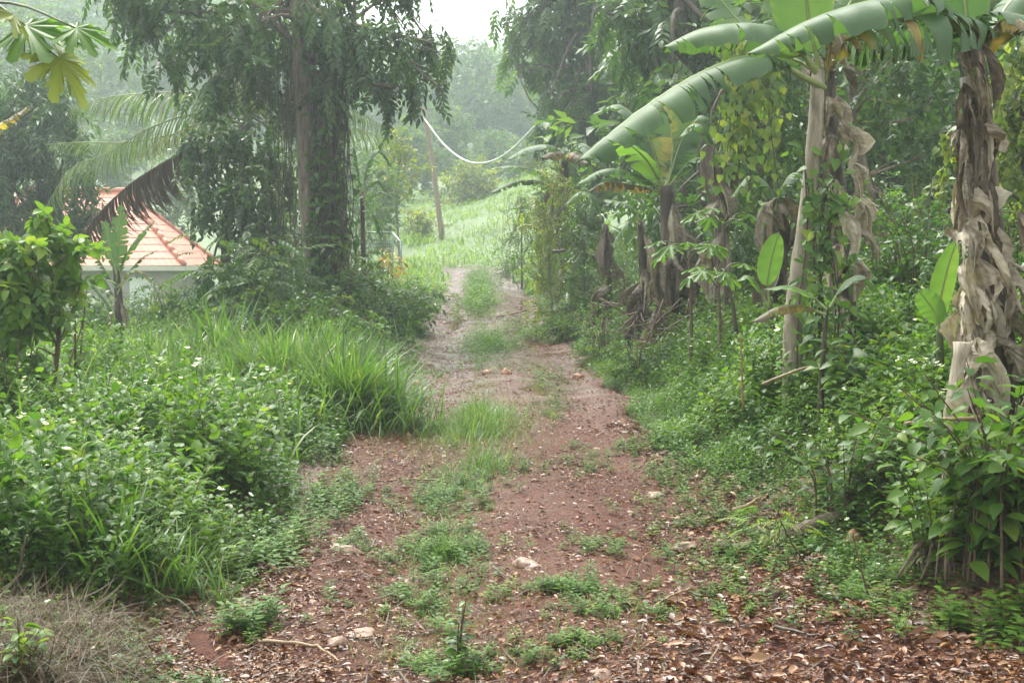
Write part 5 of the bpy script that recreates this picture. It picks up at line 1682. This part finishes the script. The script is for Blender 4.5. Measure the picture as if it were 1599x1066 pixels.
blades(mb, xx[q], yy[q], (rng.uniform(.05, .14, k) * (1 + .5 * vnoise(xx, yy, 1.1, 13)) * np.where(yy > 20, 1.6, 1))[q], .7, BLN, .55, 1.1)
tag(mb.build('short_grass', [M['grass']]), 'short grass growing along the middle strip and the track edges', 'grass', kind='stuff')

mb = MB()
k = 26000
yy = 33 + 60 * rng.uniform(0, 1, k) ** 1.5
xx = rng.uniform(-.14, .07, k) * yy
xl, xr = edges(yy)
ok = (yy > 43.6) | (xx < xl + .02) | (xx > xr - .02)
xx, yy = xx[ok], yy[ok]
blades(mb, xx, yy, rng.uniform(.12, .42, len(xx)) * (1 + .4 * vnoise(xx, yy, .6, 3)), .5, [t_blade(.05, .5, 3), t_blade(.05, .9, 3)], .5, 1.3)
tag(mb.build('slope_grass', [M['slope_grass']]), 'bright yellow-green grass on the slope below the pole', 'grass', kind='stuff')

mb = MB()
k = 5600
yy = 9.5 + 24 * rng.uniform(0, 1, k) ** 1.3
xx = -1.5 - 7 * rng.uniform(0, 1, k) * np.clip(yy / 18, .45, 1)
xx = np.where(xx > edges(yy)[0], xx - .8, xx)
ok = in_view(xx, yy)
blades(mb, xx[ok], yy[ok], rng.uniform(.25, .8, ok.sum()), .45, BL, .55, 1.4)
tag(mb.build('verge_grass', [M['grass']]), 'tall rough grass among the weeds before the house', 'grass', kind='stuff')

# ------------------------------------------------------------------ litter, straw, stones, sticks
LIT = [t_leaf(.42, .42, .15, 3, twist=.7), t_leaf(.48, .30, -.22, 3, twist=-.9), t_leaf(.34, .5, .35, 3, twist=.4), t_leaf(.55, .18, .08, 3, twist=.2), t_leaf(.25, .3, .2, 3, twist=1.4)]


def litter(mb, x, y, smin, smax, up=.012):
    k = len(x)
    Rm = rand_frames_up(k, .32)
    P = np.stack([x, y, surf(x, y) + up + rng.uniform(0, .008, k)], -1)
    put(mb, LIT, P, Rm, smin + (smax - smin) * rng.uniform(0, 1, k) ** 1.6, rng.uniform(0, 1, k) ** 1.5, .95)


mb = MB()
k = 78000
yy = 5.0 + 28 * rng.uniform(0, 1, k) ** 1.9
xl, xr = edges(yy)
uu = rng.uniform(-.12, 1.15, k)
xx = xl + (xr - xl) * uu
bare = vnoise(xx, yy, 1.25, 9)
strip = np.exp(-((xx + .3) / .28) ** 2) * (yy > 6)
left = sm((-.25 - xx) / .3) * .35
keep = rng.uniform(0, 1, k) < np.clip(.70 + left - .8 * np.clip(bare, -.2, 1) * (1 - left) - .35 * strip, .22, 1)
litter(mb, xx[keep], yy[keep], .011, .042)
k = 15000
yy = rng.uniform(5.0, 8.6, k)
xx = edges(yy)[1] + rng.uniform(-.7, 1.9, k)
litter(mb, xx, yy, .014, .050)
k = 5200
yy = rng.uniform(5.0, 7.4, k)
xx = edges(yy)[0] - rng.uniform(-.25, .9, k)
litter(mb, xx, yy, .013, .045)
k = 700
yy = rng.uniform(5.0, 6.6, k)
litter(mb, rng.uniform(.5, 2.6, k), yy, .045, .085, .018)
k = 2600
yy = rng.uniform(8, 13, k)
xx = edges(yy)[1] + rng.uniform(-.3, .9, k)
litter(mb, xx, yy, .03, .075)
tag(mb.build('leaf_litter', [M['litter']]), 'fallen brown leaves strewn over the red dirt', 'leaf litter', kind='stuff')

mb = MB()
k = 4800
px_, py_ = 235 - 300 * rng.uniform(0, 1, k) ** .7 * 1.0, rng.uniform(985, 1110, k)
yy = 1.55 * F / (py_ - HY)
xx = (px_ - CX) / F * yy
a = rng.uniform(0, 2 * PI, k)
D = np.stack([np.cos(a), np.sin(a), rng.normal(.05, .22, k)], -1)
N = np.stack([rng.normal(0, .3, k), rng.normal(0, .3, k), np.ones(k)], -1)
heap = np.clip(1 - (px_ - 150) / 260, .05, 1) * np.clip((py_ - 940) / 60, 0, 1)
P = np.stack([xx, yy, surf(xx, yy) + .01 + heap * rng.uniform(0, .12, k)], -1)
put(mb, [t_blade(.009, .3, 5), t_blade(.007, .9, 5), t_blade(.010, -.5, 5)], P, frames(D, N), rng.uniform(.08, .30, k), rng.uniform(0, 1, k))
k = 2200   # fine straw and bits of twig on the track
yy = 5 + 6 * rng.uniform(0, 1, k) ** 1.6
xl, xr = edges(yy)
xx = xl - .1 + (xr - xl + .6) * rng.uniform(0, 1, k)
a = rng.uniform(0, 2 * PI, k)
D = np.stack([np.cos(a), np.sin(a), rng.normal(.02, .06, k)], -1)
N = np.stack([rng.normal(0, .1, k), rng.normal(0, .1, k), np.ones(k)], -1)
put(mb, [t_blade(.022, .2, 3), t_blade(.03, -.15, 3)], np.stack([xx, yy, surf(xx, yy) + .012], -1), frames(D, N), rng.uniform(.05, .2, k), rng.uniform(0, .8, k))
tag(mb.build('dry_straw', [M['dry_grass']]), 'matted dry straw at the bottom left and scattered bits on the track', 'dry grass', kind='stuff')


def stone_mesh(mb, c, s, seed, n=14, mi=0, rot=0.):
    r_ = np.random.default_rng(seed)
    th = np.linspace(0, PI, n)
    ph = np.linspace(0, 2 * PI, 2 * n, endpoint=False)
    T_, P_ = np.meshgrid(th, ph, indexing='ij')
    d = np.stack([np.sin(T_) * np.cos(P_), np.sin(T_) * np.sin(P_), np.cos(T_)], -1)
    w = r_.normal(0, 1, (7, 3))
    rad = 1 + sum(.10 * np.sin((d @ w[k]) * (1.5 + k * .7) + k) for k in range(7)) * .9
    for k in range(5):   # chipped faces
        nrm_ = norm(r_.normal(0, 1, 3))
        q = d @ nrm_ * rad
        rad = np.where(q > .72, rad * (.72 / np.maximum(q, .01)) ** .8, rad)
    V = d * rad[..., None] * np.array(s)
    ca, sa = math.cos(rot), math.sin(rot)
    V = V @ np.array([[ca, sa, 0], [-sa, ca, 0], [0, 0, 1]]) + np.array(c)
    m_ = 2 * n
    Fc = []
    for i_ in range(n - 1):
        for j in range(m_):
            a_, b_ = i_ * m_ + j, i_ * m_ + (j + 1) % m_
            if i_ > 0:
                Fc.append((a_, a_ + m_, b_))
            if i_ < n - 2:
                Fc.append((b_, a_ + m_, b_ + m_))
    mb.add(V.reshape(-1, 3), Fc, mi)


for k, (px, py, w, h, m, lab) in enumerate([
        (537, 866, 32, 12, 'stone', 'flat pale stone sticking out of the left rut beside a hollow'), (527, 1014, 25, 14, 'stone', 'round whitish stone in the leaf litter at the front left'), (640, 913, 30, 11, 'stone', 'brownish stone at the edge of the middle grass strip'),
        (826, 884, 34, 11, 'stone', 'long pale stone lying in bare red soil'), (1068, 928, 26, 14, 'stone', 'white-topped stone in the right rut'), (1074, 860, 22, 11, 'stone', 'grey-pink stone farther up the right rut'), (940, 1060, 30, 12, 'stone', 'pale stone at the very front edge of the frame'),
        (1025, 776, 22, 8, 'stone', 'half-buried light stone at the right track edge'), (791, 584, 11, 8, 'red_stone', 'rounded red stone behind the puddle'), (760, 584, 9, 6, 'red_stone', 'small red stone left of the rounded red one'), (430, 897, 14, 11, 'red_stone', 'small red stone under the left weeds'),
        (638, 682, 7, 6, 'red_stone', 'little red stone in the left rut by the tall grass'), (650, 600, 12, 7, 'red_stone', 'brown stone at the bend of the left rut'), (1330, 862, 22, 26, 'red_stone', 'upright reddish rock at the foot of the right bank'), (905, 590, 12, 7, 'red_stone', 'red stone at the edge of the right rut'), (560, 995, 40, 9, 'stone', 'worn slab of pale rock level with the left rut')]):
    x, y, z = ground_px(px, py)
    mb = MB()
    sw, sh = w / F * y * .85, h / F * y
    stone_mesh(mb, (x, y, z - sh * .05), (sw, sw * .75, sh), 700 + k, rot=k * .7)
    tag(mb.build('stone', M[m], None, (x, y, z)), lab, 'stone', 'stones in the track')
# rain water standing in the ruts
m, nt, out = mat_new('puddle_water')
p = nt.nodes.new('ShaderNodeBsdfPrincipled')
p.inputs['Base Color'].default_value = (.10, .05, .035, 1)
p.inputs['Roughness'].default_value = .09
n = noise(nt, 16, 2)
bm_ = nt.nodes.new('ShaderNodeBump')
bm_.inputs['Strength'].default_value = .15
bm_.inputs['Distance'].default_value = .01
nt.links.new(n.outputs['Fac'], bm_.inputs['Height'])
nt.links.new(bm_.outputs[0], p.inputs['Normal'])
nt.links.new(p.outputs[0], out.inputs['Surface'])
M['puddle'] = m
for px, py, rx, ry in [(700, 497, .30, 3.2), (698, 466, .26, 2.6), (822, 612, .24, .8), (662, 580, .18, 1.0), (815, 480, .22, 2.2), (845, 525, .2, 1.3)]:
    x, y, z = ground_px(px, py)
    a = np.linspace(0, 2 * PI, 40, endpoint=False)
    r_ = 1 + .22 * np.sin(3 * a + px) + .14 * np.sin(5 * a + py) + .08 * np.sin(9 * a)
    X_, Y_ = x + rx * r_ * np.cos(a), y + ry * r_ * np.sin(a)
    slope = float(np.interp(y + 1, YK, ZK) - np.interp(y, YK, ZK))
    zc = z + .006
    zc = float(np.min(track_z(X_ * .3 + x * .7, Y_ * .3 + y * .7) - slope * (Y_ - y) * .3)) + .014
    V = np.vstack([[x, y, zc], np.stack([X_, Y_, zc + slope * (Y_ - y)], -1)])
    mb = MB()
    mb.add(V, [(0, j + 1, (j + 1) % 40 + 1) for j in range(40)])
    tag(mb.build('puddle_water', M['puddle'], None, (x, y, zc)), kind='structure')
# small broken stones
mb = MB()
k = 900
yy = 5.2 + 14 * rng.uniform(0, 1, k) ** 1.6
xl, xr = edges(yy)
xx = xl + (xr - xl) * rng.uniform(0, 1.05, k)
for x, y in zip(xx, yy):
    s = .004 + .016 * rng.uniform() ** 2.2
    stone_mesh(mb, (x, y, float(surf(x, y)) + s * .3), (s * 1.4, s, s * .7), int(x * 1e4) % 9999, 5, int(rng.uniform() < .4), rng.uniform(0, 3))
tag(mb.build('pebbles', [M['red_stone'], M['stone']]), 'small pebbles scattered in the red dirt', 'pebbles', kind='stuff')


def stick(name, label, pts, r, m='stick', cat='stick', wobble=.01, forks=0):
    p = catmull(pts, 16)
    p = p + rng.normal(0, wobble, p.shape) * np.linspace(0, 1, 16)[:, None] * .4
    mb = MB()
    mb.tube(p, np.linspace(r, r * .55, 16), 8, wob=.12)
    for k in range(forks):
        q = p[6 + 3 * k]
        e = q + (p[-1] - p[0]) * .22 + rng.normal(0, .05, 3)
        mb.tube([q, (q + e) / 2, e], [r * .5, r * .4, r * .25], 6)
    return tag(mb.build(name, M[m], None, p[0]), label, cat)


def gp(px, py, up=0.):
    x, y, z = ground_px(px, py)
    return np.array([x, y, z + up])


stick('stick', 'thick bare stick poking left out of the bank below the pale stump', pxs([(1530, 652), (1480, 655), (1412, 660)], 6.9), .012)
stick('stick', 'forked bare stick pointing down-left below the pale stump', pxs([(1525, 690), (1470, 700), (1430, 720)], 6.9), .011, forks=1)
stick('stick', 'thin bare stick between the two thicker ones by the pale stump', pxs([(1515, 692), (1480, 682), (1450, 679)], 6.92), .007)
stick('stick', 'dark twig standing upright at the left front corner', pxs([(2, 1010), (20, 930), (42, 835)], 5.9), .010, 'dark_stick')
stick('stick', 'thin dark twig leaning right at the left front corner', pxs([(0, 992), (40, 970), (75, 952)], 5.9), .006, 'dark_stick')
stick('stick', 'bare twig standing on the bank behind the weeds', pxs([(1161, 640), (1158, 570), (1156, 520)], 10.5), .010)
stick('stick', 'dark stub of a stick standing above the bank weeds', pxs([(1150, 520), (1143, 470), (1136, 445)], 13), .022, 'dark_stick')
stick('stick', 'black thin twig leaning over the litter at the right', pxs([(1275, 905), (1238, 850), (1215, 808)], 7), .006, 'dark_stick')
stick('stick', 'thin brown sapling stem at the right front', pxs([(1365, 960), (1345, 890), (1330, 830)], 6.4), .006, 'twig')
stick('stick', 'stick lying against the weeds at the right track edge', [gp(1145, 803, .02), gp(1165, 798, .03), gp(1188, 790, .05)], .014)
stick('stick', 'long thin cane lying in the left rut', [gp(700, 757, .02), gp(660, 754, .02), gp(590, 755, .02)], .008)
stick('stick', 'pale straw cane lying at the front left corner', [gp(410, 1012, .03), gp(490, 1020, .02), gp(530, 1040, .02)], .008)
stick('stick', 'thin stick lying across the right rut near the whitish stone', [gp(1020, 955, .02), gp(1050, 940, .03), gp(1085, 928, .03)], .007)
stick('stick', 'bamboo cane lying on the bank at the foot of the leaning banana', pxs([(1190, 600), (1240, 580), (1300, 565)], 10.1), .012)
stick('stick', 'twig lying in the litter at the lower right', [gp(1210, 985, .02), gp(1280, 1000, .02), gp(1340, 1005, .03)], .007, 'dark_stick')
stick('fallen_branch', 'dark dead branch jutting from the bank toward the lane', pxs([(935, 404), (900, 396), (864, 392)], 24), .055, 'dark_stick', 'branch', .03, 1)
stick('fallen_log', 'rotting log half buried at the foot of the right bank', [gp(1225, 850, .02), gp(1275, 838, .05), gp(1335, 812, .06)], .065, 'dead_wood', 'log', .02)
stick('fallen_log', 'thin fallen trunk lying left of the rotting log', [gp(1120, 862, .02), gp(1180, 858, .02), gp(1225, 842, .03)], .03, 'dead_wood', 'log', .02)
stick('stick', 'dead branch lying across the far end of the right rut', [gp(775, 497, .03), gp(805, 492, .04), gp(850, 487, .08)], .016, 'stick', 'branch', .04, 2)
b = gp(1480, 890)
mb = MB()
for k in range(26):
    a = rng.uniform(0, 2 * PI)
    L = rng.uniform(.12, .3)
    mb.tube(catmull([b + np.array([0, 0, .16 + rng.normal(0, .03)]), b + np.array([math.cos(a) * L * .5, math.sin(a) * L * .5, .14 + rng.normal(0, .05)]), b + np.array([math.cos(a) * L, math.sin(a) * L, -.02])], 8), np.linspace(.022, .006, 8) * rng.uniform(.5, 1), 6, wob=.15)
mb.tube([b + np.array([0, 0, -.05]), b + np.array([.02, 0, .1]), b + np.array([.03, .01, .2])], [.11, .09, .05], 12, wob=.2)
tag(mb.build('root_stump', M['dead_wood'], None, b), 'rotten stump with tangled roots under the corner shrub', 'stump')

# seedling on the middle strip
x, y, z = ground_px(714, 1052)
shrub('seedling', 'knee-high dark seedling standing on the middle strip at the front', 'plant', (x, y, z), .33, .05, 3, LEAF_HI, .05, 20, M['mid_leaf'], M['dark_bark'], lo=.2, tone=.4, sr=.005)
x, y, z = ground_px(30, 1075)
shrub('seedling', 'light green seedling with oval leaves in the bottom left corner', 'plant', (x, y, z), .26, .14, 6, LEAF_HI, .075, 8, M['weed_leaf'], M['stem'], lo=.4, tone=.7, sr=.004)
for px, py, h, lab in [(395, 775, .42, 'vine-covered bush of heart leaves standing out of the left weeds'), (150, 730, .5, 'papaya-leaved weed mound in the left foreground'), (60, 800, .42, 'mound of pointed leaves at the left edge of the foreground')]:
    x, y, z = ground_px(px, py)
    shrub('mounded_weed', lab, 'plant', (x - .1, y + .2, float(gz(x - .1, y + .2))), h * 1.35, .42, 18, HEART if px == 395 else LEAF_HI, .10, 12, M['weed_leaf'], M['stem'], lo=.3, tone=.62, sr=.005, droop=.4)

# ------------------------------------------------------------------ air, light, camera
HZ = dict(density=.0030, aniso=.4, color=(.54, .60, .65))
m, nt, out = mat_new('haze_air')
v = nt.nodes.new('ShaderNodeVolumePrincipled')
v.inputs['Density'].default_value = HZ['density']
v.inputs['Anisotropy'].default_value = HZ['aniso']
v.inputs['Color'].default_value = (*HZ['color'], 1)
nt.links.new(v.outputs[0], out.inputs['Volume'])
mb = MB()
mb.box((-310, -20, -12), (310, 470, 95))
hz = tag(mb.build('haze', m, None, (0, 200, -12), False), kind='stuff')

SUN_EL, SUN_AZ = math.radians(58), math.radians(-28)   # azimuth from +Y towards +X
w = bpy.data.worlds.new('World')
SC.world = w
w.use_nodes = True
nt = w.node_tree
nt.nodes.clear()
wo = nt.nodes.new('ShaderNodeOutputWorld')
bg = nt.nodes.new('ShaderNodeBackground')
sky = nt.nodes.new('ShaderNodeTexSky')
sky.sky_type = 'NISHITA'
sky.sun_disc = False
sky.sun_elevation = SUN_EL
sky.sun_rotation = SUN_AZ
sky.air_density = 1.0
sky.dust_density = 4.0
hs = nt.nodes.new('ShaderNodeHueSaturation')
hs.inputs['Saturation'].default_value = .12
nt.links.new(sky.outputs[0], hs.inputs['Color'])
nt.links.new(mixcol(nt, 1.0, hs.outputs[0], (.98, 1.0, .93), 'MULTIPLY'), bg.inputs['Color'])
bg.inputs['Strength'].default_value = .15
nt.links.new(bg.outputs[0], wo.inputs['Surface'])

sl = bpy.data.lights.new('sun', 'SUN')
sl.energy = 1.1
sl.angle = math.radians(22)
sl.color = (1.0, .97, .88)
so = bpy.data.objects.new('sun', sl)
COL.objects.link(so)
d = Vector((math.sin(SUN_AZ) * math.cos(SUN_EL), math.cos(SUN_AZ) * math.cos(SUN_EL), math.sin(SUN_EL)))
so.rotation_euler = d.to_track_quat('Z', 'Y').to_euler()
so.location = (-20, 40, 60)

cam = bpy.data.cameras.new('camera')
cam.lens = 50
cam.sensor_width = 36
cam.shift_y = -(533 - HY) / 1599
cam.clip_end = 2000
co = bpy.data.objects.new('camera', cam)
COL.objects.link(co)
co.location = (0, 0, CZ)
co.rotation_euler = (math.radians(90), 0, 0)
SC.camera = co

SC.view_settings.view_transform = 'Standard'
SC.view_settings.look = 'None'
SC.view_settings.gamma = 1
SC.view_settings.exposure = 2.15
SC.render.engine = 'CYCLES'
SC.cycles.use_denoising = True
SC.cycles.max_bounces = 8
SC.cycles.diffuse_bounces = 3
SC.cycles.glossy_bounces = 2
SC.cycles.transmission_bounces = 4
SC.cycles.volume_bounces = 1
SC.cycles.caustics_reflective = False
SC.cycles.caustics_refractive = False
